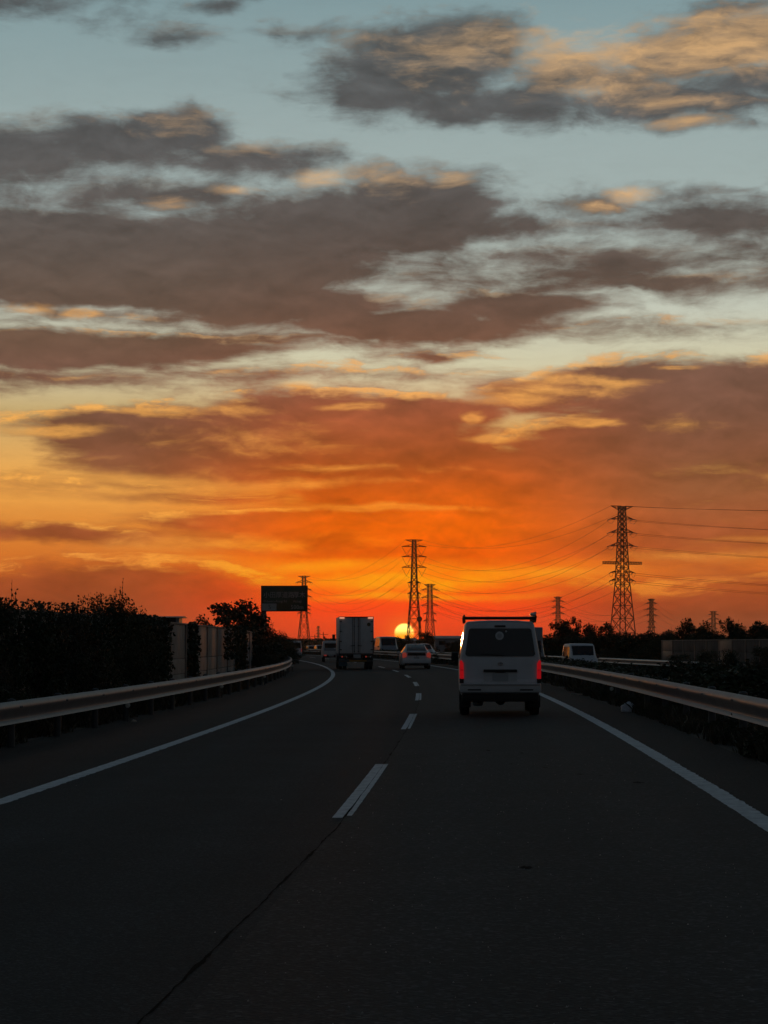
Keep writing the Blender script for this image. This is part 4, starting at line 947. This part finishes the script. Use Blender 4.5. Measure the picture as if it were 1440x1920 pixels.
# ------------------------------------------------------------------ buildings
def shed(name, label, x0, x1, Z, depth, top, wall_m, roof_m, door=None, bays=6, cat='building', pitch=.5):
    gz = -.86; W = x1 - x0; r_ = empty(name, ((x0 + x1) / 2, Z, gz)); tag(r_, label, cat); H = top - gz
    MB().box((0, depth / 2, (H - pitch) / 2), (W, depth, H - pitch)).build('wall', MT[wall_m], r_)
    m = MB(); e = .35; m.add([(-W/2 - e, -e, H - pitch), (W/2 + e, -e, H - pitch), (W/2 + e, depth + e, H - pitch), (-W/2 - e, depth + e, H - pitch), (-W/2 - e, depth / 2, H), (W/2 + e, depth / 2, H)], [(0, 1, 5, 4), (2, 3, 4, 5), (0, 4, 3), (1, 2, 5), (0, 3, 2, 1)]); m.build('roof', MT[roof_m], r_)
    for k in range(bays + 1):
        x = -W/2 + W * k / bays; MB().box((x, -.06, (H - pitch) / 2), (.22, .12, H - pitch - .02)).build('pilaster', MT['wallp'], r_)
    for k in range(bays):
        x = -W/2 + W * (k + .5) / bays
        if k in (door or ()): MB().box((x, -.04, 1.3), (W / bays * .55, .08, 2.6)).build('shutter_door', MT['dark'], r_)
        else:
            w = MB().box((x, -.03, H * .66), (W / bays * .5, .06, .7)).build('window', MT['glass'], r_); MB().box((x, -.05, H * .66 - .42), (W / bays * .56, .12, .08)).build('sill', MT['wallp'], w)
    return r_
shed('warehouse', 'low grey warehouse behind the hatchback and left of the white van', at(817, 400), at(1010, 400), 400, 14, up(1192, 400), 'wallp', 'roof', (1, 5), 8)
shed('low_shed', 'low dark shed with a sloping roof below the sun', at(690, 460), at(778, 460), 460, 10, up(1197, 460), 'roof', 'roof', (2,), 5)
shed('flat_roofed_hut', 'dark flat-topped hut peeping over the left shrubs and wall', at(262, 150), at(333.5, 150), 150, 3.5, up(1155, 150), 'dark', 'dark', (), 2, 'hut', .12)
# ------------------------------------------------------------------ noise walls
def noise_wall(off, z_list, top, base, label, mats, side, rows_z):
    """posts at z_list, between them stacked panels"""
    c = on_road(z_list[0], off); c.z = 0; root = empty('noise_wall', c[:]); tag(root, label, 'wall')
    for i, Z in enumerate(z_list):
        p = on_road(Z, off); p.z = 0; m = MB(); m.box((0, 0, (top + base - .3) / 2), (.16, .20, top - base + .36)); m.box((side * .07, -.09, (top + base) / 2), (.03, .06, top - base)); m.build('post', MT['steelpost'], root, loc=(p - c)[:], rz=heading(Z))
    for i, (a, b) in enumerate(zip(z_list, z_list[1:])):
        p, q = on_road(a, off), on_road(b, off); d = q - p; L = math.hypot(d.x, d.y) - .17; mid = (p + q) / 2; rz = -math.atan2(d.x, d.y); mt = mats[i % len(mats)]
        for k, (za, zb) in enumerate(zip(rows_z, rows_z[1:])):
            m = MB(); m.bbox((random.uniform(-.008, .008), 0, (za + zb) / 2), (.10, L, zb - za - .018), .012)
            m.build('panel', MT[mt], root, True, 40, loc=(mid.x - c.x, mid.y - c.y, 0), rz=rz)
    cp = MB()
    cp.grid([[(lambda v: (v.x - c.x, v.y - c.y, z))(on_road(Z, off + o)) for (o, z) in ((-.09, top), (.09, top), (.09, top + .05), (-.09, top + .05))] for Z in z_list], close=True)
    cp.build('coping', MT['concrete'], root)
    return root
noise_wall(-12.0, [20, 30, 40, 50, 60, 67, 74, 79, 82.5, 88.5, 94, 101, 108, 116, 128, 140, 152], 2.19, -.2, 'tall noise wall of concrete panels behind the left guard rail, partly overgrown',
           ['concrete', 'concrete', 'concrete', 'concrete', 'concrete', 'concrete', 'concrete', 'concrete', 'concrete', 'concrete', 'concrete_g', 'concrete_g', 'concrete_g', 'concrete_g', 'concrete_g', 'concrete_g'], 1, [-.3, .44, .98, 2.19])
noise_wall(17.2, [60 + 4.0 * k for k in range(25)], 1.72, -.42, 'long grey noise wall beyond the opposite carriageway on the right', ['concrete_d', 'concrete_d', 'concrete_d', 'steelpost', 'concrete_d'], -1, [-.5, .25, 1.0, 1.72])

# ------------------------------------------------------------------ vegetation
def np_mesh(name, V, Q, m):
    me = bpy.data.meshes.new(name); nv, nf = len(V), len(Q); k = Q.shape[1]
    me.vertices.add(nv); me.vertices.foreach_set('co', V.astype(np.float32).ravel())
    me.loops.add(nf * k); me.loops.foreach_set('vertex_index', Q.astype(np.int32).ravel())
    me.polygons.add(nf); me.polygons.foreach_set('loop_start', np.arange(0, nf * k, k, dtype=np.int32)); me.polygons.foreach_set('loop_total', np.full(nf, k, dtype=np.int32))
    me.materials.append(m); me.update(calc_edges=True); return me
def leaves(cent, size, rng, droop=.2, flat=.0):
    """one folded, pointed leaf (rhomb) at each centre"""
    n = len(cent); d = rng.normal(size=(n, 3)); d[:, 2] = d[:, 2] * (1 - flat) - droop; d /= np.linalg.norm(d, axis=1)[:, None]
    r = rng.normal(size=(n, 3)); s = np.cross(d, r); s /= np.linalg.norm(s, axis=1)[:, None] + 1e-9
    L = (size * rng.uniform(.6, 1.35, n))[:, None]; w = L * rng.uniform(.28, .42, n)[:, None]
    a = cent - d * L * .5; b = cent + s * w; c = cent + d * L * .5; e = cent - s * w
    V = np.stack([a, b, c, e], 1).reshape(-1, 3); Q = np.arange(n * 4).reshape(n, 4); return V, Q
def clumps_cloud(rng, clumps, per, spread):
    out = []
    for (x, y, z, r) in clumps:
        k = max(6, int(per * r ** 2)); u = rng.normal(size=(k, 3)); u /= np.linalg.norm(u, axis=1)[:, None]; rad = r * rng.random(k) ** .42
        out.append(np.array([x, y, z]) + u * rad[:, None] * np.array([1, 1, .85]))
    return np.concatenate(out)
def shoots(rng, tops, n, length, size):
    """thin upright shoots with small leaves sticking out of the crown"""
    pts = []; st = MB()
    for k in range(n):
        x, y, z, r = tops[rng.integers(len(tops))]; p = Vector((x + rng.normal() * r * .5, y + rng.normal() * r * .5, z + r * .55)); d = Vector((rng.normal() * .45, rng.normal() * .3, 1)).normalized(); L = length * rng.uniform(.5, 1.3)
        q = p + d * L + Vector((rng.normal() * .1 * L, 0, -.1 * L)); st.tube([p[:], ((p + q) / 2 + Vector((0, 0, .08 * L)))[:], q[:]], [size * .10, size * .08, size * .04], 4, False)
        m = int(rng.integers(4, 10))
        for t in np.linspace(.1, 1, m): pts.append((p + (q - p) * t)[:])
    return np.array(pts), st
class Plant: pass
def bush_variant(seed, w=1.0, h=1.0, n_cl=34, per=260, leaf=.075, n_sh=10, m='leaf_a', ground=True):
    """unit bush about 2 m wide, 2 m tall; returns crown and stem meshes"""
    rng = np.random.default_rng(seed); cl = []
    for k in range(n_cl):
        a = rng.uniform(0, 2*PI); t = rng.random(); z = .15 + t * 1.65 if ground else .7 + t * 1.2; rr = (1.0 - .45 * max(0, t - .35) ** 1.2 / .6) * rng.uniform(.35, 1.0)
        cl.append((math.cos(a) * rr * w, math.sin(a) * rr * w, z * h, rng.uniform(.24, .46)))
    c = clumps_cloud(rng, cl, per * 5, 1); s, st = shoots(rng, [k for k in cl if k[2] > 1.25 * h], n_sh, .32, leaf * 1.3)
    pts = np.concatenate([c, s + rng.normal(size=s.shape) * .02]); V, Q = leaves(pts, np.full(len(pts), leaf), rng)
    for k in range(7):
        a = rng.uniform(0, 2*PI); q = (math.cos(a) * .6 * w, math.sin(a) * .6 * w, 1.2 * h); st.tube([(0, 0, -.1), (q[0] * .35, q[1] * .35, .5 * h), q], [.05, .035, .012], 6, False)
    p = Plant(); p.crown = np_mesh('crown', V, Q, MT[m]); p.trunk = st.mesh('stem', MT['bark']); return p
def tree_variant(seed, leaf=.16, m='leaf_a', n_limb=9, per=90, n_sh=8, bare=.45):
    """unit tree about 4 m tall and 3.6 m wide"""
    rng = np.random.default_rng(seed); st = MB(); cl = []
    st.tube([(0, 0, -.1), (.04, .02, .8), (-.03, .0, 1.6), (.05, .03, 2.6)], [.15, .12, .09, .04], 9)
    for k in range(n_limb):
        a = 2*PI * k / n_limb + rng.uniform(-.4, .4); z0 = rng.uniform(.6, 2.2); L = rng.uniform(.8, 1.7); rise = rng.uniform(.3, 1.3)
        e = (math.cos(a) * L, math.sin(a) * L, z0 + rise); mid = (e[0] * .5, e[1] * .5, z0 + rise * .35); st.tube([(0, 0, z0), mid, e], [.06, .04, .015], 6, False)
        for q in range(5):
            t = rng.uniform(.45, 1.08); cl.append((e[0] * t + rng.normal() * .25, e[1] * t + rng.normal() * .25, z0 + rise * t + rng.normal() * .28, rng.uniform(.26, .62)))
    for k in range(9): cl.append((rng.normal() * .45, rng.normal() * .45, rng.uniform(2.2, 3.6), rng.uniform(.25, .55)))
    for k in range(10): cl.append((rng.normal() * .8, rng.normal() * .8, rng.uniform(.5, 1.6), rng.uniform(.4, .7)))
    c = clumps_cloud(rng, cl, per * 5, 1); s, st2 = shoots(rng, [k for k in cl if k[2] > 2.3], n_sh, .6, leaf)
    st.v, st.f, st.m = st.v, st.f, st.m; b0 = len(st.v); st.v += st2.v; st.f += [tuple(i + b0 for i in f) for f in st2.f]; st.m += st2.m
    pts = np.concatenate([c, s]) if len(s) else c; V, Q = leaves(pts, np.full(len(pts), leaf), rng)
    p = Plant(); p.crown = np_mesh('crown', V, Q, MT[m]); p.trunk = st.mesh('trunk', MT['bark']); return p
def bare_variant(seed):
    rng = np.random.default_rng(seed); st = MB()
    def grow(p, d, L, r, n):
        q = p + d * L; mid = (p + q) / 2 + Vector((rng.normal(), rng.normal(), 0)) * L * .05; st.tube([p[:], mid[:], q[:]], [r, r * .85, r * .65], 5 if r > .03 else 3, False)
        if n == 0: return
        for k in range(3 if n > 1 else 4):
            nd_ = (d + Vector((rng.normal() * .55, rng.normal() * .55, rng.normal() * .22 + .05))).normalized(); grow(p + (q - p) * rng.uniform(.55, 1), nd_, L * rng.uniform(.6, .85), r * .6, n - 1)
    for k in range(6):
        a = rng.uniform(0, 2*PI); grow(Vector((0, 0, 0)), Vector((math.cos(a) * .55, math.sin(a) * .5, 1)).normalized(), 1.5, .07, 4)
    p = Plant(); p.trunk = st.mesh('trunk', MT['bark']); p.crown = None; return p
BU = [bush_variant(21, leaf=.06, n_sh=1, n_cl=44, per=420), bush_variant(22, leaf=.055, n_sh=4, n_cl=44, per=420, m='leaf_b'), bush_variant(23, leaf=.06, n_sh=2, n_cl=44, per=420), bush_variant(24, leaf=.05, n_sh=5, n_cl=44, per=420, m='leaf_c')]
HE = [bush_variant(31, leaf=.11, n_cl=26, per=120, n_sh=4), bush_variant(32, leaf=.12, n_cl=26, per=120, n_sh=6, m='leaf_b'), bush_variant(33, leaf=.11, n_cl=24, per=110, n_sh=3, m='leaf_c')]
TR = [tree_variant(41, n_sh=0), tree_variant(42, m='leaf_b', n_sh=0), tree_variant(43, leaf=.19, n_sh=0), tree_variant(44, leaf=.15, n_limb=7, n_sh=0)]
BA = bare_variant(51)
def plant(var, name, label, x, y, z, sx, sy, sz, rz, cat, group=None, part='trunk'):
    r_ = empty(name, (x, y, z), rz); r_.scale = (sx, sy, sz); tag(r_, label, cat, group)
    if var.crown: link('crown', var.crown, r_)
    t_ = link(part, var.trunk, r_)
    if part == 'stem': t_['kind'] = 'stuff'
    return r_
# left: overgrown shrubs between the rail and the wall
LEFT = [(-105, 38, 1118, .95, 'shrub at the very left edge, nearest of the left row'), (-22, 42, 1139, .92, 'round dark shrub at the left edge of the picture'), (45, 45, 1149, .95, 'low dark shrub second from the left edge'),
        (112, 50, 1128, 1.05, 'tallest leafy shrub in the left row with upright twigs'), (160, 54, 1147, .95, 'lower shrub between the two twiggy ones on the left'), (215, 59, 1130, 1.05, 'broad shrub with long wild shoots left of the flat-topped hut'), (244, 64, 1150, .78, 'last shrub of the left row, against the bare wall panel')]
for i, (px, Z, top_y, wsc, lab) in enumerate(LEFT):
    X = at(px, Z); h = up(top_y, Z) + .22
    plant(BU[i % 4], 'shrub', lab, X, Z, -.2, wsc, wsc, h / 1.95, i * 1.3, 'shrub', 'overgrown shrubs along the left wall', 'stem')
    # a lower skirt of the same row
for i, (px, Z, top_y, wsc) in enumerate(((-20, 34, 1235, .8), (60, 40, 1230, .8), (150, 46, 1225, .85), (215, 52, 1222, .8), (262, 57, 1220, .75))):
    X = at(px, Z) - (.9 if i < 2 else .35); h = up(top_y, Z) + .2
    plant(BU[(i + 2) % 4], 'undergrowth', ['knee-high undergrowth behind the rail at the left edge', 'undergrowth under the second left shrub', 'undergrowth under the tallest left shrub', 'undergrowth beside the broad left shrub', 'undergrowth at the end of the left shrub row'][i], X, Z, -.15, wsc * .8, wsc * .8, h / 1.95, i * 2.1, 'shrub', 'undergrowth behind the left rail', 'stem')
# tree over the wall, smaller one to its left, shrubs at the bend
for i, (v, px, Z, top_y, w, lab) in enumerate(((0, 434, 146, 1122, 1.6, 'dense round tree overhanging the left noise wall beside the road sign'), (1, 388, 138, 1150, .85, 'small tree left of the dense round tree, behind the wall'), (3, 472, 158, 1142, 1.1, 'tree between the dense round tree and the sign post'))):
    X = at(px, Z); h = up(top_y, Z) + .7; plant(TR[v], 'roadside_tree', lab, X, Z, -.7, w, w, h / 3.95, i * 1.7, 'tree', 'trees behind the left wall')
for i, (px, Z, top_y, w, lab) in enumerate(((449, 126, 1200, .45, 'creeper-covered shrub at the dark end of the left wall'), (486, 150, 1178, 1.5, 'dark shrub at the foot of the sign post'), (505, 172, 1186, 1.5, 'dark shrub right of the sign post'), (520, 196, 1190, 1.6, 'shrub where the left rail disappears'), (532, 222, 1199, 1.6, 'low shrub further round the left bend'), (540, 250, 1203, 1.7, 'farthest low shrub on the left bend'), (497, 135, 1225, .9, 'low shrub just above the end of the left rail'))):
    X = at(px, Z); h = up(top_y, Z) + .2; plant(BU[i % 3], 'shrub', lab, X, Z, -.2, w, w * 1.3, h / 1.95, i * .9, 'shrub', 'shrubs at the left bend', 'stem')
# ivy on the wall
def ivy(label, Z0, Z1, za, zb, n, seed, ragged, size=.15):
    rng = np.random.default_rng(seed); c = []; root = on_road(Z0, -12.0)
    for k in range(n):
        Z = rng.uniform(Z0, Z1); t = rng.random() ** .8; z = zb - (zb - za) * t; edge = min(Z - Z0, Z1 - Z) / (Z1 - Z0)
        if rng.random() > .35 + edge * 3 + mnoise.noise((Z * .9, z * 1.8, seed)) * ragged: continue
        p = on_road(Z, -12.0 + .10 + abs(rng.normal()) * .10); c.append((p.x - root.x, p.y - root.y, z - root.z))
    V, Q = leaves(np.array(c), np.full(len(c), size), rng, .5)
    o = link('ivy', np_mesh('ivy', V, Q, MT['leaf_a']), None, root[:]); tag(o, label, 'ivy', 'ivy on the left wall'); return o
ivy('ivy spilling over the wall behind the left shrub row', 30, 63, .6, 2.45, 14000, 60, .8, .085); ivy('ivy covering the wall up to the bare panel', 62, 72.5, -.2, 2.36, 6000, 61, .8); ivy('narrow ivy strip between two bare panels', 79.4, 82.2, -.2, 2.3, 1900, 62, .7)
ivy('thin ivy hanging over the darker wall panels', 97, 108, .8, 2.3, 700, 63, 1.4); ivy('thick dark ivy between the last two grey panels', 107, 117, -.2, 2.4, 4200, 64, .6); ivy('ivy at the far end of the left wall', 136, 152, -.2, 2.5, 5200, 65, .6)
# median hedge
k = 0; Z = 36.0
rows = []
while Z < 330:
    rows.append(Z); Z += 1.9 if Z < 90 else 3.0 if Z < 160 else 5.0
for i, Z in enumerate(rows):
    px = 720 + F_PX * at_off(Z, 3.1)[0] / Z
    hgt = .80 + .18 * mnoise.noise((Z * .21, 3, 0)) + (.26 if 1290 < px < 1400 else 0)
    if px > 1400: hgt *= .45
    if 1185 < px < 1245: hgt *= .9
    c = on_road(Z, 3.0 + .3 * mnoise.noise((Z, 0, 1))); w = .85 if Z < 90 else 1.3 if Z < 160 else 2.0
    plant(HE[i % 3], 'hedge_shrub', 'dark clipped shrub in the median hedge behind the right rail', c.x, c.y, c.z - .05, min(w, 1.0), w * 1.25, (hgt - c.z) / 1.9, i * 1.9, 'shrub', 'median hedge shrubs', 'stem')
# right: trees beyond the opposite carriageway
RT = [(0, 1048, 198, 1160, .72, 'tree with a flat dark top just right of the white van'), (2, 1078, 205, 1152, .55, 'tree with one tall tuft right of the van, above the white minivan'), (1, 1108, 200, 1168, .75, 'round dark tree above the white minivan'), (3, 1132, 192, 1162, .6, 'tree touching the left leg of the tallest pylon'),
      (0, 1030, 230, 1185, .7, 'low tree right behind the grey lorry'), (1, 1180, 190, 1182, .85, 'broad low tree below the tallest pylon'), (2, 1215, 184, 1180, .75, 'dark bushy tree below the bare branches'), (3, 1150, 196, 1185, .9, 'low tree right of the white minivan'), (0, 1090, 190, 1190, .9, 'dark low tree directly behind the white minivan'),
      (2, 1293, 178, 1166, .8, 'tree with open side branches behind the left part of the right wall'), (1, 1316, 174, 1160, .72, 'upright tree behind the right wall'), (3, 1345, 176, 1178, .8, 'low tree below the farthest pylon'), (0, 1366, 172, 1155, .55, 'slim pointed tree right of the farthest pylon'), (1, 1388, 170, 1166, .75, 'rounded tree near the right edge behind the wall'), (2, 1428, 166, 1162, .85, 'last tree at the right edge behind the wall'), (3, 1330, 182, 1186, .7, 'low bushy tree behind the middle of the right wall'), (0, 1400, 176, 1184, .7, 'low tree in a gap near the right edge'), (1, 1265, 184, 1190, .7, 'low tree where the right wall begins')]
for i, (v, px, Z, top_y, w, lab) in enumerate(RT):
    X = at(px, Z); h = up(top_y, Z) + .8; plant(TR[v], 'tree', lab, X, Z, -.8, w * 1.25, w * 1.25, h / 4.0, i * 1.1, 'tree', 'trees on the right')
for i, (px, Z, top_y, w, lab) in enumerate(((1032, 236, 1196, 2.0, 'dark thicket behind the right edge of the white van'), (1062, 226, 1192, 2.0, 'dark thicket left of the white minivan'), (1096, 216, 1190, 2.0, 'dark thicket right behind the white minivan'), (1128, 206, 1190, 2.0, 'dark thicket right of the white minivan'), (1158, 200, 1191, 1.9, 'dark thicket below the left foot of the tallest pylon'),
        (1190, 192, 1190, 1.9, 'dark thicket below the right foot of the tallest pylon'), (1222, 184, 1188, 1.8, 'dark thicket under the leafless tree'), (1248, 176, 1189, 1.6, 'dark thicket where the right wall starts'), (1295, 182, 1176, 1.6, 'dense thicket behind the left part of the right wall'), (1325, 180, 1180, 1.5, 'dense thicket behind the middle of the right wall'), (1385, 176, 1178, 1.6, 'dense thicket behind the right wall, right of the farthest pylon'), (1426, 172, 1176, 1.5, 'dense thicket behind the right wall at the picture edge'), (1275, 128, 1226, 1.0, 'scrub in front of the left end of the right wall'), (1322, 112, 1224, .9, 'scrub in front of the middle of the right wall'), (1372, 98, 1222, .8, 'scrub in front of the right wall, left of the rail gap'), (1432, 84, 1212, .8, 'scrub in front of the right wall at the picture edge'), (1145, 170, 1218, 1.1, 'low scrub beside the far rail, left of the wall'), (1196, 160, 1218, 1.1, 'low scrub at the start of the far rail'))):
    X = at(px, Z); h = up(top_y, Z) + .6; plant(BU[i % 3], 'thicket', lab, X, Z, -.6, w, w, h / 1.95, i * 1.2, 'shrub', 'thickets beyond the opposite carriageway', 'stem')
plant(BA, 'bare_tree', 'leafless tree with fine spreading branches right of the tallest pylon', at(1232, 190), 190, -.8, .95, .95, (up(1158, 190) + .8) / 4.6, .4, 'tree')
for i, (px, Z, top_y, w, lab) in enumerate(((796, 345, 1183, 1.05, 'round dark tree right of the setting sun'), (752, 380, 1192, 1.0, 'low scrub tree right under the sun'), (736, 360, 1194, 1.0, 'low scrub tree between the minibus and the sun'), (768, 350, 1193, .9, 'low scrub tree between the sun and the round tree'), (845, 370, 1203, .9, 'low bush in front of the warehouse'), (862, 366, 1200, .7, 'bush in front of the warehouse beside the white van'))):
    X = at(px, Z); h = up(top_y, Z) + .8; plant(TR[i % 4], 'tree', lab, X, Z, -.8, w, w, h / 3.95, i * 1.4, 'tree', 'trees below the sun')
# far wood on the horizon: one mass
rng = np.random.default_rng(77); pts = []; sz = []
for k in range(26000):
    Z = rng.uniform(520, 1500); px = rng.uniform(-250, 1700); h = (up(1198.5 + 3.0 * mnoise.noise((px * .012, Z * .004, 0)) + 2 * mnoise.noise((px * .06, 1, 0)), Z) + .86)
    pts.append((at(px, Z), Z, -.86 + h * rng.random() ** .7)); sz.append(.5 + Z * .0009)
V, Q = leaves(np.array(pts), np.array(sz), rng, 0)
tag(link('far_wood', np_mesh('far_wood', V, Q, MT['farleaf'])), 'low dark line of far-off woods along the horizon', 'woods', kind='stuff')
# weeds and grass on the verges
def grass(name, label, zones, n, seed, m, hmin, hmax):
    rng = np.random.default_rng(seed); V = []; Q = []
    for k in range(n):
        z0, z1, o0, o1 = zones[rng.integers(len(zones))]; Z = z0 + (z1 - z0) * rng.random() ** 1.7; off = rng.uniform(o0, o1)
        if mnoise.noise((Z * .5, off * 1.2, seed)) < -.18: continue
        p = on_road(Z, off); h = rng.uniform(hmin, hmax) * (.6 + .6 * abs(mnoise.noise((Z * .3, off, 2)))); a = rng.uniform(0, 2*PI); w = .006 + Z * .00016; dx_, dy_ = math.cos(a) * w, math.sin(a) * w; lx, ly = rng.normal() * h * .4, rng.normal() * h * .4
        b = len(V); V += [(p.x - dx_, p.y - dy_, p.z), (p.x + dx_, p.y + dy_, p.z), (p.x + dx_ * .6 + lx * .4, p.y + dy_ * .6 + ly * .4, p.z + h * .6), (p.x + lx, p.y + ly, p.z + h)]; Q.append((b, b + 1, b + 2, b + 3))
    tag(link(name, np_mesh(name, np.array(V), np.array(Q), MT[m])), label, 'grass', kind='stuff')
grass('verge_weeds', 'dark weeds and grass growing under the right guard rail', [(14, 120, 1.15, 2.4), (14, 70, 1.1, 1.9), (16, 60, 1.9, 4.4)], 26000, 5, 'leaf_c', .08, .38)
grass('verge_grass', 'dry grass along the left verge behind the guard rail', [(26, 150, -11.5, -9.75), (26, 80, -10.6, -9.7)], 16000, 6, 'leaf_c', .08, .35)
grass('far_verge_grass', 'grass along the far verge of the opposite carriageway', [(60, 260, 14.1, 17.0)], 8000, 8, 'leaf_b', .10, .4)
# broad-leaved weeds by the right rail
rng = np.random.default_rng(91)
for i in range(16):
    Z = 17 + 42 * (i / 16) + rng.uniform(-1, 1); c = on_road(Z, rng.uniform(1.3, 1.75)); s_ = rng.uniform(.16, .30)
    plant(HE[i % 3], 'roadside_weed', 'leafy weed clump growing at the foot of the right guard rail', c.x, c.y, c.z - .02, s_, s_, s_ * rng.uniform(.5, .9), i, 'weed', 'weeds under the right rail', 'stem')
# ------------------------------------------------------------------ litter
def bag(px, py, w, h, label, m='bag', seed=3):
    Z = F_PX * (CAM_H - .035) / (py - HORIZON); X = at(px, Z); bm = bmesh.new(); bmesh.ops.create_icosphere(bm, subdivisions=3, radius=1)
    for v in bm.verts:
        n = mnoise.noise(v.co * 1.7 + Vector((seed, 0, 0))) * .35 + mnoise.noise(v.co * 4.3) * .16; v.co *= 1 + n; v.co.x *= w / 2; v.co.y *= w * .35; v.co.z = max(-.5, v.co.z) * h * .62
    me = bpy.data.meshes.new('litter_bag'); bm.to_mesh(me); bm.free(); me.materials.append(MT[m])
    o = link('litter_bag', me, None, (X, Z, zroad(1.3) + h * .3)); tag(o, label, 'litter', 'litter on the hard shoulders')
bag(1175, 1334, .33, .22, 'crumpled white plastic bag lying by the right edge line')
bag(253, 1353, .10, .05, 'scrap of pale paper on the left hard shoulder', 'litter', 9)
m = MB(); Z = 63.0; m.bbox((0, 0, .02), (.34, .06, .035), .01)
o = m.build('litter_stick', MT['litter'], None, loc=(at(1080, Z), Z, zroad(.6) + .004)); tag(o, 'short pale stick on the right shoulder beside the white van', 'litter', 'litter on the hard shoulders')

# ------------------------------------------------------------------ evening haze: one box of thin air round everything
hz = MB().box((0, 2500, 36.5), (13200, 8100, 77)).build('haze', [], None)
hm = bpy.data.materials.new('evening_haze'); hm.use_nodes = True; hn = hm.node_tree
for n in list(hn.nodes): hn.nodes.remove(n)
ho = hn.nodes.new('ShaderNodeOutputMaterial'); hv = hn.nodes.new('ShaderNodeVolumePrincipled')
hv.inputs['Color'].default_value = (.90, .72, .54, 1); hv.inputs['Density'].default_value = 0.45e-4; hv.inputs['Anisotropy'].default_value = .72
hn.links.new(hv.outputs[0], ho.inputs['Volume']); hz.data.materials.clear(); hz.data.materials.append(hm)
tag(hz, 'thin evening haze over the whole road', 'haze', kind='stuff')
